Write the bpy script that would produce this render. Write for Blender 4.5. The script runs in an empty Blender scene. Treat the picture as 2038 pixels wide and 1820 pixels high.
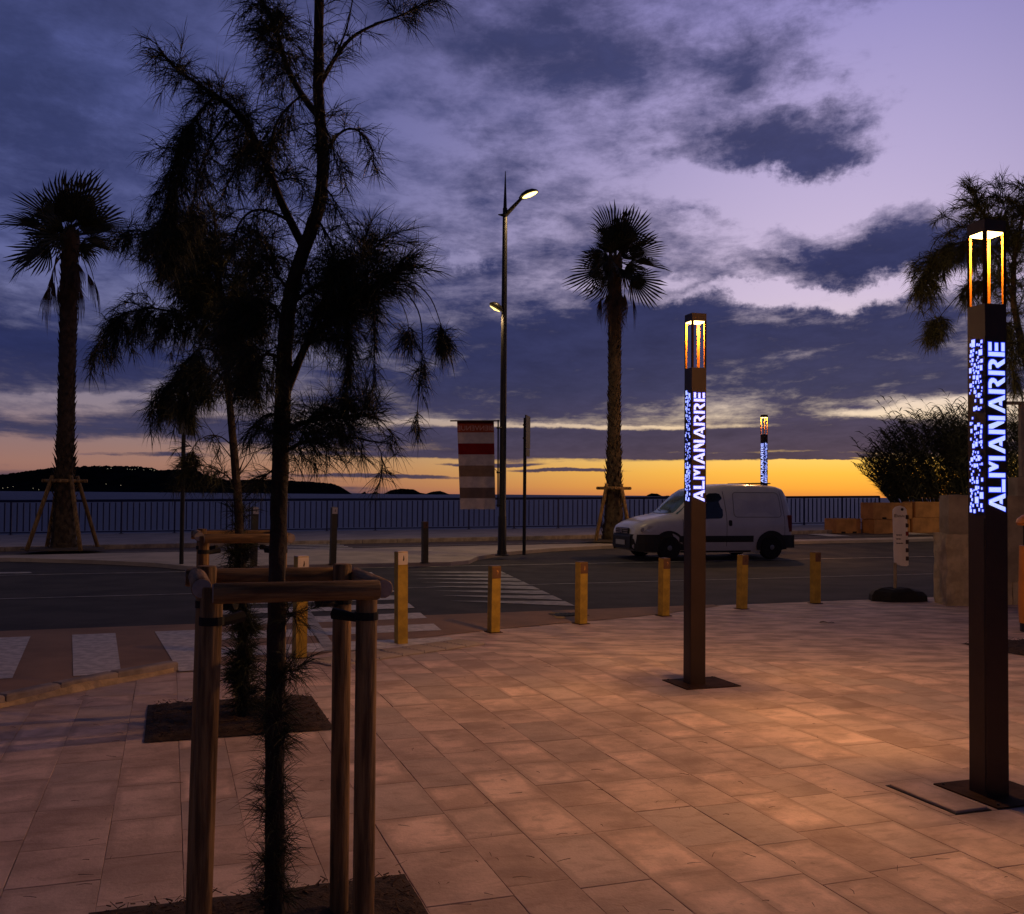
import bpy, math, random
import numpy as np
from mathutils import Matrix, Vector, noise as mnoise

sc = bpy.context.scene
R = math.radians
# ------------------------------------------------------------------ camera
F, PX, PY, CAMH = 1950.0, 1019.0, 930.0, 1.55      # photo pixels are on a 2038 x 1820 grid
CAMR = (Matrix.Rotation(R(91.6), 3, 'X') @ Matrix.Rotation(R(0.5), 3, 'Z'))
cam_d = bpy.data.cameras.new('camera'); cam = bpy.data.objects.new('camera', cam_d)
sc.collection.objects.link(cam); sc.camera = cam
cam_d.sensor_width = 36; cam_d.lens = 36 * F / 2038; cam_d.shift_y = 20 / 2038
cam_d.clip_start = 0.05; cam_d.clip_end = 60000
cam.matrix_world = Matrix.Translation((0, 0, CAMH)) @ CAMR.to_4x4()
sc.view_settings.view_transform = 'Standard'; sc.view_settings.look = 'None'
sc.view_settings.exposure = 0.0; sc.view_settings.gamma = 1
sc.render.engine = 'CYCLES'
sc.cycles.use_denoising = True
sc.cycles.max_bounces = 5; sc.cycles.diffuse_bounces = 2; sc.cycles.glossy_bounces = 3
sc.cycles.transmission_bounces = 4; sc.cycles.transparent_max_bounces = 8
sc.cycles.caustics_reflective = False; sc.cycles.caustics_refractive = False
sc.cycles.sample_clamp_indirect = 4


def ray(px, py):
    return (CAMR @ Vector(((px - PX) / F, -(py - PY) / F, -1)))


def at(px, py, Y):
    d = ray(px, py); k = Y / d.y
    return Vector((d.x * k, Y, CAMH + d.z * k))


# road frame (t along the street, n across it, away from the camera)
PHI = R(21.0)
TV = Vector((math.cos(PHI), math.sin(PHI))); NV = Vector((-math.sin(PHI), math.cos(PHI)))


def tn_of(x, y):
    return x * TV.x + y * TV.y, x * NV.x + y * NV.y


def gz(x, y):
    t, n = tn_of(x, y)
    return min(0.012 * max(0, t + 4), 0.42) * min(1, max(0, (n - 19) / 8))


def g(px, py, dz=0.0):
    d = ray(px, py); z = dz
    for _ in range(12):
        k = (z - CAMH) / d.z
        z = gz(d.x * k, d.y * k) + dz
    k = (z - CAMH) / d.z
    return Vector((d.x * k, d.y * k, z))


def TN(t, n, dz=0.0):
    x = t * TV.x + n * NV.x; y = t * TV.y + n * NV.y
    return Vector((x, y, gz(x, y) + dz))


# ------------------------------------------------------------------ world: dusk sky
world = bpy.data.worlds.new('World'); sc.world = world; world.use_nodes = True
wn, wl = world.node_tree.nodes, world.node_tree.links
wn.clear()


class NG:
    def __init__(s, nodes, links): s.n, s.l = nodes, links

    def new(s, typ, **kw):
        nd = s.n.new(typ)
        for k, v in kw.items(): setattr(nd, k, v)
        return nd

    def put(s, sock, v):
        if hasattr(v, 'is_output'): s.l.new(v, sock)
        elif v is not None: sock.default_value = v

    def m(s, op, a, b=None, c=None, clamp=False):
        nd = s.new('ShaderNodeMath', operation=op, use_clamp=clamp)
        for i, v in enumerate((a, b, c)):
            if v is not None: s.put(nd.inputs[i], v)
        return nd.outputs[0]

    def vm(s, op, a, b=None):
        nd = s.new('ShaderNodeVectorMath', operation=op)
        s.put(nd.inputs[0], a)
        if b is not None: s.put(nd.inputs[1], b)
        return nd.outputs['Value'] if op in ('LENGTH', 'DOT_PRODUCT') else nd.outputs[0]

    def smooth(s, x, a, b, lo=0., hi=1.):
        nd = s.new('ShaderNodeMapRange', interpolation_type='SMOOTHERSTEP')
        s.put(nd.inputs['Value'], x)
        for k, v in (('From Min', a), ('From Max', b), ('To Min', lo), ('To Max', hi)): s.put(nd.inputs[k], v)
        return nd.outputs[0]

    def mix(s, f, a, b, mode='MIX'):
        nd = s.new('ShaderNodeMix', data_type='RGBA', blend_type=mode)
        s.put(nd.inputs[0], f)
        s.put(nd.inputs[6], a if hasattr(a, 'is_output') else (*a, 1) if len(a) == 3 else a)
        s.put(nd.inputs[7], b if hasattr(b, 'is_output') else (*b, 1) if len(b) == 3 else b)
        return nd.outputs[2]

    def ramp(s, f, stops, interp='LINEAR'):
        nd = s.new('ShaderNodeValToRGB'); cr = nd.color_ramp; cr.interpolation = interp
        while len(cr.elements) < len(stops): cr.elements.new(0.5)
        for e, (p, c) in zip(cr.elements, stops): e.position = p; e.color = (*c, 1)
        s.put(nd.inputs[0], f)
        return nd.outputs[0]

    def noise(s, vec, scale, detail=6, rough=.55, dist=0., lac=2.0):
        nd = s.new('ShaderNodeTexNoise')
        s.put(nd.inputs['Vector'], vec); nd.inputs['Scale'].default_value = scale
        nd.inputs['Detail'].default_value = detail; nd.inputs['Roughness'].default_value = rough
        nd.inputs['Distortion'].default_value = dist; nd.inputs['Lacunarity'].default_value = lac
        return nd.outputs[0]


w = NG(wn, wl)
tc = w.new('ShaderNodeTexCoord'); sep = w.new('ShaderNodeSeparateXYZ'); wl.new(tc.outputs['Generated'], sep.inputs[0])
dx, dy, dz_ = sep.outputs
hor = w.m('SQRT', w.m('ADD', w.m('MULTIPLY', dx, dx), w.m('MULTIPLY', dy, dy)))
V = w.m('DIVIDE', dz_, w.m('MAXIMUM', hor, 1e-4))
V = w.m('MINIMUM', w.m('MAXIMUM', V, -0.2), 6.0)
AZ = w.m('ARCTAN2', dx, dy)
comb = w.new('ShaderNodeCombineXYZ'); wl.new(AZ, comb.inputs[0]); wl.new(V, comb.inputs[1])
P0 = comb.outputs[0]
wcn = w.new('ShaderNodeTexNoise'); wl.new(P0, wcn.inputs['Vector']); wcn.inputs['Scale'].default_value = 6.; wcn.inputs['Detail'].default_value = 9; wcn.inputs['Roughness'].default_value = .66
warp = w.vm('SUBTRACT', wcn.outputs['Color'], (.5, .5, .5))
# warp shrinks towards the horizon, where the cloud decks are seen edge-on
wscale = w.smooth(V, 0.0, 0.30, 0.10, 1.0)
wsc = w.new('ShaderNodeCombineXYZ'); w.put(wsc.inputs[0], w.m('MULTIPLY', wscale, .26)); w.put(wsc.inputs[1], w.m('MULTIPLY', wscale, .16))
P = w.vm('ADD', P0, w.vm('MULTIPLY', warp, wsc.outputs[0]))
# deck coordinates: bands compress towards the horizon
den = w.m('ADD', w.m('MAXIMUM', V, 0.0), .10)
cu = w.m('DIVIDE', w.m('MULTIPLY', AZ, 2.2), w.m('POWER', den, .35)); cw = w.m('MULTIPLY', w.m('LOGARITHM', den, 2.718), 2.6)
c2 = w.new('ShaderNodeCombineXYZ'); wl.new(cu, c2.inputs[0]); wl.new(cw, c2.inputs[1]); c2.inputs[2].default_value = 3.7
n1 = w.noise(c2.outputs[0], 1.5, 10, .64, .25)
n2 = w.noise(c2.outputs[0], 5.2, 9, .66, .15)
c3 = w.new('ShaderNodeCombineXYZ'); w.put(c3.inputs[0], w.m('MULTIPLY', AZ, 3.2)); w.put(c3.inputs[1], w.m('MULTIPLY', V, 34.)); c3.inputs[2].default_value = 1.3
n3 = w.noise(c3.outputs[0], 1.5, 8, .58, .35)
# where the decks lie (photo px, radii px, weight): + cloud, - gap
CL = [(1125, 90, 250, 110, .22), (1500, 95, 120, 70, .16), (1610, 262, 175, 85, .34), (1000, 290, 90, 60, .10),
      (1680, 710, 520, 95, .36), (1150, 720, 280, 120, .30), (960, 560, 130, 70, .16), (1760, 512, 250, 42, .26),
      (1290, 480, 160, 70, .08), (1140, 893, 190, 27, .30), (1600, 868, 420, 42, .30), (860, 740, 300, 110, .26),
      (60, 690, 330, 90, .30), (60, 210, 260, 110, .22), (60, 850, 330, 24, .12), (700, 880, 260, 26, .22),
      (1480, 520, 120, 30, .12), (980, 880, 130, 40, .18), (300, 500, 260, 90, .10), (1300, 620, 150, 50, .12),
      (1730, 372, 300, 62, -.42), (1930, 170, 260, 200, -.42), (1450, 372, 170, 60, -.26), (1600, 590, 340, 22, -.40), (1880, 560, 160, 30, -.22),
      (925, 520, 45, 28, -.30), (1910, 797, 150, 22, -.46), (1760, 822, 130, 9, -.28), (1240, 848, 280, 5, -.30), (900, 843, 230, 6, -.26), (1250, 876, 420, 24, .50), (1650, 880, 300, 22, .35), (1000, 905, 260, 9, .22), (1130, 937, 150, 5, 1.15), (1440, 908, 330, 6, .8), (1190, 906, 110, 5, .9), (1620, 915, 90, 3, .7),
      (200, 786, 330, 10, -.26), (150, 835, 380, 18, .28), (520, 868, 320, 14, .34), (280, 905, 140, 5, .5), (720, 905, 200, 6, .35), (820, 948, 220, 5, .8), (960, 925, 120, 4, .9), (1480, 955, 760, 34, -.95), (1500, 984, 800, 18, -.5), (250, 905, 420, 32, -.30), (760, 930, 260, 26, -.28), (1300, 330, 160, 40, -.12),
      (320, 240, 220, 120, -.10), (800, 330, 160, 120, -.06), (120, 640, 130, 40, -.16), (300, 700, 120, 40, -.06),
      (1060, 470, 60, 40, -.08), (1300, 560, 40, 20, -.14), (1170, 570, 30, 20, -.2)]


def azv(px, py):
    d = ray(px, py)
    return math.atan2(d.x, d.y), d.z / math.hypot(d.x, d.y)


steer = None
for (cx, cy, rx, ry, am) in CL:
    a0, v0 = azv(cx, cy)
    dlt = w.vm('MULTIPLY', w.vm('SUBTRACT', P, (a0, v0, 0)), (F / rx, F / ry, 0))
    ln = w.vm('LENGTH', dlt)
    e = w.smooth(ln, 0.15, 1.5, am, 0.0)
    steer = e if steer is None else w.m('ADD', steer, e)
low = w.smooth(V, .02, .12, 1.0, 0.0)                     # streaky decks low, billows above
n3 = w.m('ADD', .5, w.m('MULTIPLY', w.m('SUBTRACT', n3, .5), 1.9))
nz = w.m('ADD', w.m('MULTIPLY', n3, low), w.m('MULTIPLY', n1, w.m('SUBTRACT', 1.0, low)))
nz = w.m('ADD', nz, w.m('MULTIPLY', w.m('SUBTRACT', n2, .5), .85))
dens_raw = w.m('ADD', w.m('MULTIPLY', w.m('SUBTRACT', nz, .5), 1.15), w.m('ADD', steer, .16))
dens = w.smooth(dens_raw, -.09, .27)
thick = w.smooth(dens_raw, .06, .50)
# clear sky behind the clouds: bright at the sunset's bearing, dim away from it
SUN_AZ = azv(1690, 985)[0]
daz = w.m('ABSOLUTE', w.m('SUBTRACT', AZ, SUN_AZ))
daz = w.m('MINIMUM', daz, w.m('SUBTRACT', 6.28319, daz))
k_sun = w.m('POWER', 2.718, w.m('MULTIPLY', w.m('MULTIPLY', daz, daz), -7.0))
Vs = w.m('MULTIPLY', w.m('MAXIMUM', V, 0), 1.5, clamp=True)
sun_side = w.ramp(Vs, [(0, (.80, .27, .05)), (.012, (.95, .40, .045)), (.035, (1.0, .53, .065)), (.055, (1.0, .62, .13)), (.085, (.95, .68, .36)), (.12, (.86, .68, .50)),
                       (.17, (.76, .62, .60)), (.30, (.62, .50, .68)), (.50, (.47, .39, .64)), (.72, (.31, .27, .56)), (.85, (.14, .13, .33)), (1, (.03, .03, .09))])
far_side = w.ramp(Vs, [(0, (.22, .105, .11)), (.012, (.26, .125, .11)), (.04, (.30, .155, .135)), (.075, (.235, .15, .17)), (.12, (.22, .175, .235)), (.20, (.145, .145, .28)),
                       (.35, (.088, .105, .29)), (.55, (.066, .083, .265)), (.8, (.045, .055, .17)), (1, (.022, .026, .08))])
clear = w.mix(k_sun, far_side, sun_side)
nish = w.new('ShaderNodeTexSky', sky_type='NISHITA'); nish.sun_disc = False
nish.sun_elevation = R(-1.5); nish.sun_rotation = SUN_AZ
nsc = w.mix(1.0, nish.outputs[0], (.05, .05, .05), 'MULTIPLY')
clear = w.mix(1.0, clear, nsc, 'ADD')
cd_sun = w.ramp(Vs, [(0, (.11, .06, .055)), (.08, (.085, .060, .090)), (.16, (.053, .050, .105)), (.30, (.033, .037, .108)), (.55, (.053, .056, .145)), (.8, (.055, .058, .15)), (1, (.020, .021, .055))])
cd_far = w.ramp(Vs, [(0, (.075, .05, .075)), (.08, (.048, .045, .095)), (.2, (.022, .028, .095)), (.35, (.033, .040, .122)), (.6, (.034, .044, .130)), (.8, (.028, .033, .095)), (1, (.013, .015, .042))])
dark = w.mix(k_sun, cd_far, cd_sun)
lit = w.mix(.50, dark, clear)
cloud = w.mix(thick, lit, dark)
# brightness mottling inside the decks
mot = w.m('ADD', .55, w.m('MULTIPLY', n2, .90))
mcol = w.new('ShaderNodeCombineColor'); [wl.new(mot, mcol.inputs[i]) for i in range(3)]
cloud = w.mix(1.0, cloud, mcol.outputs[0], 'MULTIPLY')
skyc = w.mix(dens, clear, cloud)
nite = w.smooth(daz, .85, 1.9, 1.0, .42)
ncol = w.new('ShaderNodeCombineColor'); [wl.new(nite, ncol.inputs[i]) for i in range(3)]
skyc = w.mix(1.0, skyc, ncol.outputs[0], 'MULTIPLY')
# nothing glows below the horizon
skyc = w.mix(w.smooth(V, -.06, -.004, 1.0, 0.0), skyc, (.03, .032, .06))
bg = w.new('ShaderNodeBackground'); wl.new(skyc, bg.inputs[0]); bg.inputs[1].default_value = 1.0
wo = w.new('ShaderNodeOutputWorld'); wl.new(bg.outputs[0], wo.inputs[0])
world.cycles.sampling_method = 'MANUAL'; world.cycles.sample_map_resolution = 512

# ------------------------------------------------------------------ materials
MATS = {}


def M(name, col=(.5, .5, .5), rough=.8, var=.15, scale=6., bump=0., bscale=60., metal=0., rnd=0., col2=None, spec=.4, emit=None, estr=0., aniso=None, coat=0., cs='Object'):
    if name in MATS: return MATS[name]
    m = bpy.data.materials.new(name); m.use_nodes = True
    q = NG(m.node_tree.nodes, m.node_tree.links)
    b = q.n['Principled BSDF']
    b.inputs['Roughness'].default_value = rough; b.inputs['Metallic'].default_value = metal
    b.inputs['Specular IOR Level'].default_value = spec
    b.inputs['Coat Weight'].default_value = coat; b.inputs['Coat Roughness'].default_value = .08
    t = q.new('ShaderNodeTexCoord'); vec = t.outputs[cs]
    if aniso:
        mp = q.new('ShaderNodeMapping'); q.put(mp.inputs['Vector'], vec); mp.inputs['Scale'].default_value = aniso; vec = mp.outputs[0]
    if rnd:
        oi = q.new('ShaderNodeObjectInfo'); cb = q.new('ShaderNodeCombineXYZ')
        for i in range(3): q.put(cb.inputs[i], q.m('MULTIPLY', oi.outputs['Random'], 40.))
        vec = q.vm('ADD', vec, cb.outputs[0])
    if var or col2:
        n = q.noise(vec, scale, 6, .6)
        c = q.mix(q.smooth(n, .3, .7), tuple(x * (1 - var) for x in col), tuple(min(1, x * (1 + var)) for x in (col2 or col)))
    else:
        rgb = q.new('ShaderNodeRGB'); rgb.outputs[0].default_value = (*col, 1); c = rgb.outputs[0]
    if rnd:
        f = q.m('ADD', 1 - rnd / 2, q.m('MULTIPLY', oi.outputs['Random'], rnd))
        cc = q.new('ShaderNodeCombineColor'); [q.put(cc.inputs[i], f) for i in range(3)]
        c = q.mix(1.0, c, cc.outputs[0], 'MULTIPLY')
    q.put(b.inputs['Base Color'], c)
    if bump:
        bp = q.new('ShaderNodeBump'); bp.inputs['Strength'].default_value = bump; bp.inputs['Distance'].default_value = .02
        q.put(bp.inputs['Height'], q.noise(vec, bscale, 5, .6)); q.put(b.inputs['Normal'], bp.outputs[0])
    if emit:
        b.inputs['Emission Color'].default_value = (*emit, 1); b.inputs['Emission Strength'].default_value = estr
    MATS[name] = m
    return m


M('paver', (.56, .405, .33), .78, .16, 2.6, .25, 55, rnd=.46, col2=(.68, .51, .435))
# streaks and stains of their own on the stone
_p = MATS['paver']; _q = NG(_p.node_tree.nodes, _p.node_tree.links); _b = _q.n['Principled BSDF']
_src = _b.inputs['Base Color'].links[0].from_socket
_t = _q.new('ShaderNodeTexCoord'); _mp = _q.new('ShaderNodeMapping'); _q.put(_mp.inputs['Vector'], _t.outputs['Object']); _mp.inputs['Scale'].default_value = (3.2, 6.5, 4)
_oi = _q.new('ShaderNodeObjectInfo'); _cb = _q.new('ShaderNodeCombineXYZ')
for _i in range(3): _q.put(_cb.inputs[_i], _q.m('MULTIPLY', _oi.outputs['Random'], 31.))
_n = _q.noise(_q.vm('ADD', _mp.outputs[0], _cb.outputs[0]), 1.6, 7, .62, .6)
_n2 = _q.noise(_q.vm('ADD', _t.outputs['Object'], _cb.outputs[0]), 30., 4, .6)
_hue = _q.m('FRACT', _q.m('MULTIPLY', _oi.outputs['Random'], 17.3))
_src = _q.mix(_q.smooth(_hue, .45, 1., 0., .5), _src, (.47, .40, .37))
_c = _q.mix(_q.smooth(_n, .46, .72, 0., .50), _src, (.36, .245, .185))
_c = _q.mix(_q.smooth(_n2, .66, .74, 0., .45), _c, (.24, .16, .12))
_sg = _q.new('ShaderNodeSeparateXYZ'); _q.put(_sg.inputs[0], _t.outputs['Generated'])
_ex = _q.m('MINIMUM', _sg.outputs[0], _q.m('SUBTRACT', 1.0, _sg.outputs[0])); _ey = _q.m('MINIMUM', _sg.outputs[1], _q.m('SUBTRACT', 1.0, _sg.outputs[1]))
_ed = _q.m('ADD', _q.m('MINIMUM', _ex, _ey), _q.m('MULTIPLY', _q.m('SUBTRACT', _n, .5), .30))
_rim = _q.m('MULTIPLY', _q.smooth(_ed, .03, .15, 1., 0.), _q.smooth(_oi.outputs['Random'], .25, .9, .0, .45))
_c = _q.mix(_rim, _c, (.32, .225, .18))      # grime gathered along the joints
_q.put(_b.inputs['Base Color'], _c)
M('joint', (.33, .24, .19), .95, .3, 10, .3)
M('plaza_bed', (.30, .22, .175), .9, .3, 3, .3)
M('asphalt', (.042, .037, .036), .88, .22, 1.2, .35, 120, col2=(.055, .048, .045))
M('brown_asphalt', (.115, .085, .072), .88, .18, 1.5, .3, 120)
M('sand_asphalt', (.33, .20, .12), .85, .16, 1.4, .3, 140)
M('white_paint', (.58, .54, .50), .75, .13, 11, .2, 90, col2=(.68, .63, .58))
M('thin_paint', (.40, .38, .36), .75, .3, 5, .2, 90)
M('stone_pale', (.46, .39, .34), .82, .16, 1.3, .2, 60)
M('concrete', (.36, .30, .26), .88, .22, 3, .4, 40)
M('kerb', (.33, .27, .23), .85, .25, 6, .4, 50)
M('mortar', (.56, .40, .22), .9, .2, 9, .5, 60)
M('mulch', (.045, .026, .016), .95, .5, 20, .8, 60)
M('chip', (.075, .042, .024), .9, .4, 30)
for _nm, _an in (('wood', (16, 16, 1.3)), ('wood_x', (1.3, 16, 16)), ('wood_y', (16, 1.3, 16))):
    M(_nm, (.20, .112, .040), .75, .42, 2.4, .45, 5, col2=(.28, .17, .066), aniso=_an)
M('wood_end', (.42, .36, .30), .8, .2, 12)
M('strap', (.012, .012, .012), .8, .1)
M('bark', (.040, .030, .022), .9, .35, 14, .7, 45)
M('needle', (.030, .040, .020), .65, .3, 40, col2=(.042, .052, .026), spec=.25)
M('palm_leaf', (.032, .038, .020), .55, .3, 6, col2=(.045, .05, .026), rnd=.4)
M('palm_dead', (.085, .055, .032), .8, .3, 6, rnd=.4)
M('palm_bark', (.085, .06, .038), .9, .35, 5, .8, 25)
M('reed_leaf', (.030, .034, .016), .7, .3, 6, rnd=.3)
M('steel_dark', (.022, .020, .020), .5, .15, 5, metal=.2)
M('totem', (.046, .028, .020), .48, .12, 4, .05, 200, metal=.35)
M('totem_in', (.11, .042, .005), 1, .05, 4, spec=0)
M('post_matte', (.05, .022, .006), 1, .05, 4, spec=0)
M('plate', (.060, .030, .017), .85, .3, 8, .2, 50, spec=.1)
M('led', (0, 0, 0), 1, 0, spec=0, emit=(1, .62, .20), estr=10)
M('glow_white', (.8, .8, .9), .5, 0, emit=(.42, .52, 1.0), estr=1.3)
M('glow_blue', (.02, .04, .3), .5, 0, emit=(.010, .035, .85), estr=1.0)
M('rail', (.018, .022, .075), .5, .15, 4, metal=.2)
M('yellow', (.44, .285, .035), .55, .22, 9, .1, 60)
M('olive', (.085, .07, .04), .6, .15, 4)  # yellow bollards across the road, their lack of light put into the colour
M('cap_brown', (.17, .085, .035), .55, .15, 5)
M('cap_white', (.70, .62, .55), .6, .06, 5)
M('mark_dark', (.05, .03, .02), .6, 0)
M('mark_gold', (.70, .36, .08), .6, 0)
M('lamp_head', (.045, .04, .036), .4, .1, 4, metal=.5)
M('lamp_lens', (0, 0, 0), 1, 0, spec=0, emit=(1, .70, .20), estr=5)
M('lamp_lens_low', (0, 0, 0), 1, 0, spec=0, emit=(1, .70, .20), estr=3)
M('van_white', (.58, .57, .59), .32, .05, 3, coat=.6)
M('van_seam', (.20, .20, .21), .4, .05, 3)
M('van_plastic', (.020, .019, .019), .6, .15, 8)
M('van_glass', (.012, .014, .016), .08, 0, spec=.7)
M('van_screen', (.09, .15, .16), .12, .35, 3, spec=.8)
M('rubber', (.012, .012, .012), .85, .2, 20)
M('wheel_rim', (.22, .22, .22), .4, .1, 6, metal=.8)
M('chrome', (.65, .62, .58), .2, 0, metal=1.)
M('head_glass', (.70, .68, .64), .15, .1, 6, metal=.25)
M('plate_white', (.45, .44, .42), .5, .05, 5)
M('red_lens', (.16, .01, .01), .3, .1)
M('flag_dark', (.13, .012, .008), .8, .1, 10)
M('flag_orange', (.55, .15, .07), .85, .1, 8)
M('flag_red', (.42, .03, .03), .85, .1, 8)
M('flag_cream', (.74, .66, .58), .85, .08, 8)
M('flag_tan', (.46, .34, .24), .85, .08, 8)
M('flag_brown', (.34, .26, .22), .85, .08, 8)
M('flag_text', (.80, .52, .38), .85, .05)
M('sign_white', (.78, .72, .66), .7, .08, 5)
M('sign_ink', (.05, .03, .03), .7, .1)
M('ink_red', (.20, .02, .015), .7, .1)
M('black_rubber', (.014, .013, .012), .8, .3, 8, .4, 20)
M('wall_stone', (.48, .38, .23), .9, .30, 3.5, .7, 14)
M('wall_block', (.36, .29, .19), .9, .25, 2.5, .4, 22)
M('block', (.46, .22, .075), .85, .25, 2, .4, 18)
M('orange_plastic', (.60, .22, .03), .45, .08, 4)
M('hill', (.010, .013, .014), 1, .3, .01, spec=0)
M('town_light', (1, .8, .5), .5, 0, emit=(1, .85, .55), estr=.7)
M('twig', (.05, .03, .02), .9, .2)
M('dry_leaf', (.04, .025, .016), .8, .3)
M('drain', (.018, .016, .015), .7, .2, 10, metal=.4)
M('yellow_paint', (.45, .26, .04), .8, .2, 8)
for _k in ('dark', 'orange', 'red', 'cream', 'tan', 'brown'):
    _m = MATS['flag_' + _k]; _q = NG(_m.node_tree.nodes, _m.node_tree.links); _b = _q.n['Principled BSDF']
    _tr = _q.new('ShaderNodeBsdfTranslucent'); _q.put(_tr.inputs[0], _b.inputs['Base Color'].links[0].from_socket)
    _mx = _q.new('ShaderNodeMixShader'); _mx.inputs[0].default_value = .68; _q.l.new(_b.outputs[0], _mx.inputs[1]); _q.l.new(_tr.outputs[0], _mx.inputs[2]); _q.l.new(_mx.outputs[0], _q.n['Material Output'].inputs[0])
# sea
_m = bpy.data.materials.new('sea'); _m.use_nodes = True; MATS['sea'] = _m
_q = NG(_m.node_tree.nodes, _m.node_tree.links); _b = _q.n['Principled BSDF']
_b.inputs['Base Color'].default_value = (.055, .058, .080, 1); _b.inputs['Roughness'].default_value = .9; _b.inputs['Specular IOR Level'].default_value = 0.
_gl = _q.new('ShaderNodeBsdfGlossy'); _gl.inputs['Roughness'].default_value = .42; _gl.inputs['Color'].default_value = (.72, .70, .74, 1)
_mx = _q.new('ShaderNodeMixShader'); _mx.inputs[0].default_value = .34; _q.l.new(_b.outputs[0], _mx.inputs[1]); _q.l.new(_gl.outputs[0], _mx.inputs[2]); _q.l.new(_mx.outputs[0], _q.n['Material Output'].inputs[0])
_t = _q.new('ShaderNodeTexCoord'); _mp = _q.new('ShaderNodeMapping'); _q.put(_mp.inputs['Vector'], _t.outputs['Object']); _mp.inputs['Scale'].default_value = (.35, .9, 1)
_bp = _q.new('ShaderNodeBump'); _bp.inputs['Strength'].default_value = 1.0; _bp.inputs['Distance'].default_value = 1.6
_q.put(_bp.inputs['Height'], _q.m('ADD', _q.noise(_mp.outputs[0], .35, 6, .65), _q.noise(_mp.outputs[0], .045, 4, .6)))
_q.put(_b.inputs['Normal'], _bp.outputs[0]); _q.put(_gl.inputs['Normal'], _bp.outputs[0])


# ------------------------------------------------------------------ mesh building
class MB:
    def __init__(s): s.v = []; s.f = []

    def add(s, vs, fs):
        o = len(s.v); s.v += [tuple(v) for v in vs]; s.f += [tuple(i + o for i in f) for f in fs]
        return s

    def box(s, c, sz, rot=0.0, taper=1.0, ch=0.0, mat3=None):
        hx, hy, hz = sz[0] / 2, sz[1] / 2, sz[2] / 2
        if ch > 0:
            prof = [(-hz, 0), (hz - ch, 0), (hz, ch)]
        else:
            prof = [(-hz, 0), (hz, 0)]
        vs = []
        for k, (z, i) in enumerate(prof):
            tp = taper if k > 0 else 1.0
            for (ax, ay) in ((-1, -1), (1, -1), (1, 1), (-1, 1)):
                vs.append((ax * (hx - i) * tp, ay * (hy - i) * tp, z))
        m3 = mat3 or Matrix.Rotation(rot, 3, 'Z')
        c = Vector(c)
        vs = [m3 @ Vector(v) + c for v in vs]
        n = len(prof); fs = [(3, 2, 1, 0)]
        for k in range(n - 1):
            for i in range(4):
                j = (i + 1) % 4
                fs.append((k * 4 + i, k * 4 + j, k * 4 + 4 + j, k * 4 + 4 + i))
        b = (n - 1) * 4; fs.append((b, b + 1, b + 2, b + 3))
        return s.add(vs, fs)

    def tube(s, pts, rad, n=8, cap=True, jit=0., rng=None):
        pts = [Vector(p) for p in pts]
        if not hasattr(rad, '__len__'): rad = [rad] * len(pts)
        vs = []; up = None
        for i, p in enumerate(pts):
            d = (pts[min(i + 1, len(pts) - 1)] - pts[max(i - 1, 0)]).normalized()
            if up is None: up = Vector((0, 0, 1)) if abs(d.z) < .9 else Vector((1, 0, 0))
            x = d.cross(up).normalized(); up = x.cross(d).normalized()
            for k in range(n):
                a = 2 * math.pi * k / n
                r = rad[i] * (1 + (rng.uniform(-jit, jit) if rng else 0))
                vs.append(p + (x * math.cos(a) + up * math.sin(a)) * r)
        fs = []
        for i in range(len(pts) - 1):
            for k in range(n):
                j = (k + 1) % n
                fs.append((i * n + k, i * n + j, i * n + n + j, i * n + n + k))
        if cap:
            fs.append(tuple(reversed(range(n)))); b = (len(pts) - 1) * n; fs.append(tuple(range(b, b + n)))
        return s.add(vs, fs)

    def prism(s, poly, h, base=None, ax=(1, 0, 0), ay=(0, 0, 1)):
        """flat outline poly (2-D) in the plane ax, ay at base, thickened by h along the plane's normal"""
        base = Vector(base or (0, 0, 0)); ax = Vector(ax); ay = Vector(ay); nn = ax.cross(ay).normalized() * h
        n = len(poly)
        vs = [base + ax * p[0] + ay * p[1] for p in poly]; vs += [v + nn for v in vs]
        fs = [tuple(reversed(range(n))), tuple(range(n, 2 * n))] + [(i, (i + 1) % n, n + (i + 1) % n, n + i) for i in range(n)]
        return s.add(vs, fs)

    def quad(s, a, b, c, d): return s.add([a, b, c, d], [(0, 1, 2, 3)])

    def lathe(s, prof, n=20, c=(0, 0, 0), axis='Z'):
        vs = []; c = Vector(c)
        for (r, z) in prof:
            for k in range(n):
                a = 2 * math.pi * k / n
                v = (r * math.cos(a), r * math.sin(a), z) if axis == 'Z' else (r * math.cos(a), z, r * math.sin(a))
                vs.append(Vector(v) + c)
        fs = []
        for i in range(len(prof) - 1):
            for k in range(n):
                j = (k + 1) % n; fs.append((i * n + k, i * n + j, i * n + n + j, i * n + n + k))
        fs.append(tuple(reversed(range(n)))); b = (len(prof) - 1) * n; fs.append(tuple(range(b, b + n)))
        return s.add(vs, fs)

    def mesh(s, name, mat, smooth=False):
        me = bpy.data.meshes.new(name); me.from_pydata(s.v, [], s.f)
        me.materials.append(MATS[mat])
        if smooth: me.polygons.foreach_set('use_smooth', [True] * len(me.polygons)); me.set_sharp_from_angle(angle=R(42))
        me.update(); return me

    def build(s, name, mat, parent=None, loc=None, smooth=False, **props):
        return link(name, s.mesh(name, mat, smooth), parent, loc, **props)


def link(name, data, parent=None, loc=None, rot=None, **props):
    o = bpy.data.objects.new(name, data); sc.collection.objects.link(o)
    if loc is not None: o.location = loc
    if rot is not None: o.rotation_euler = (0, 0, rot)
    if parent is not None: o.parent = parent
    for k, v in props.items(): o[k] = v
    return o


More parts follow.
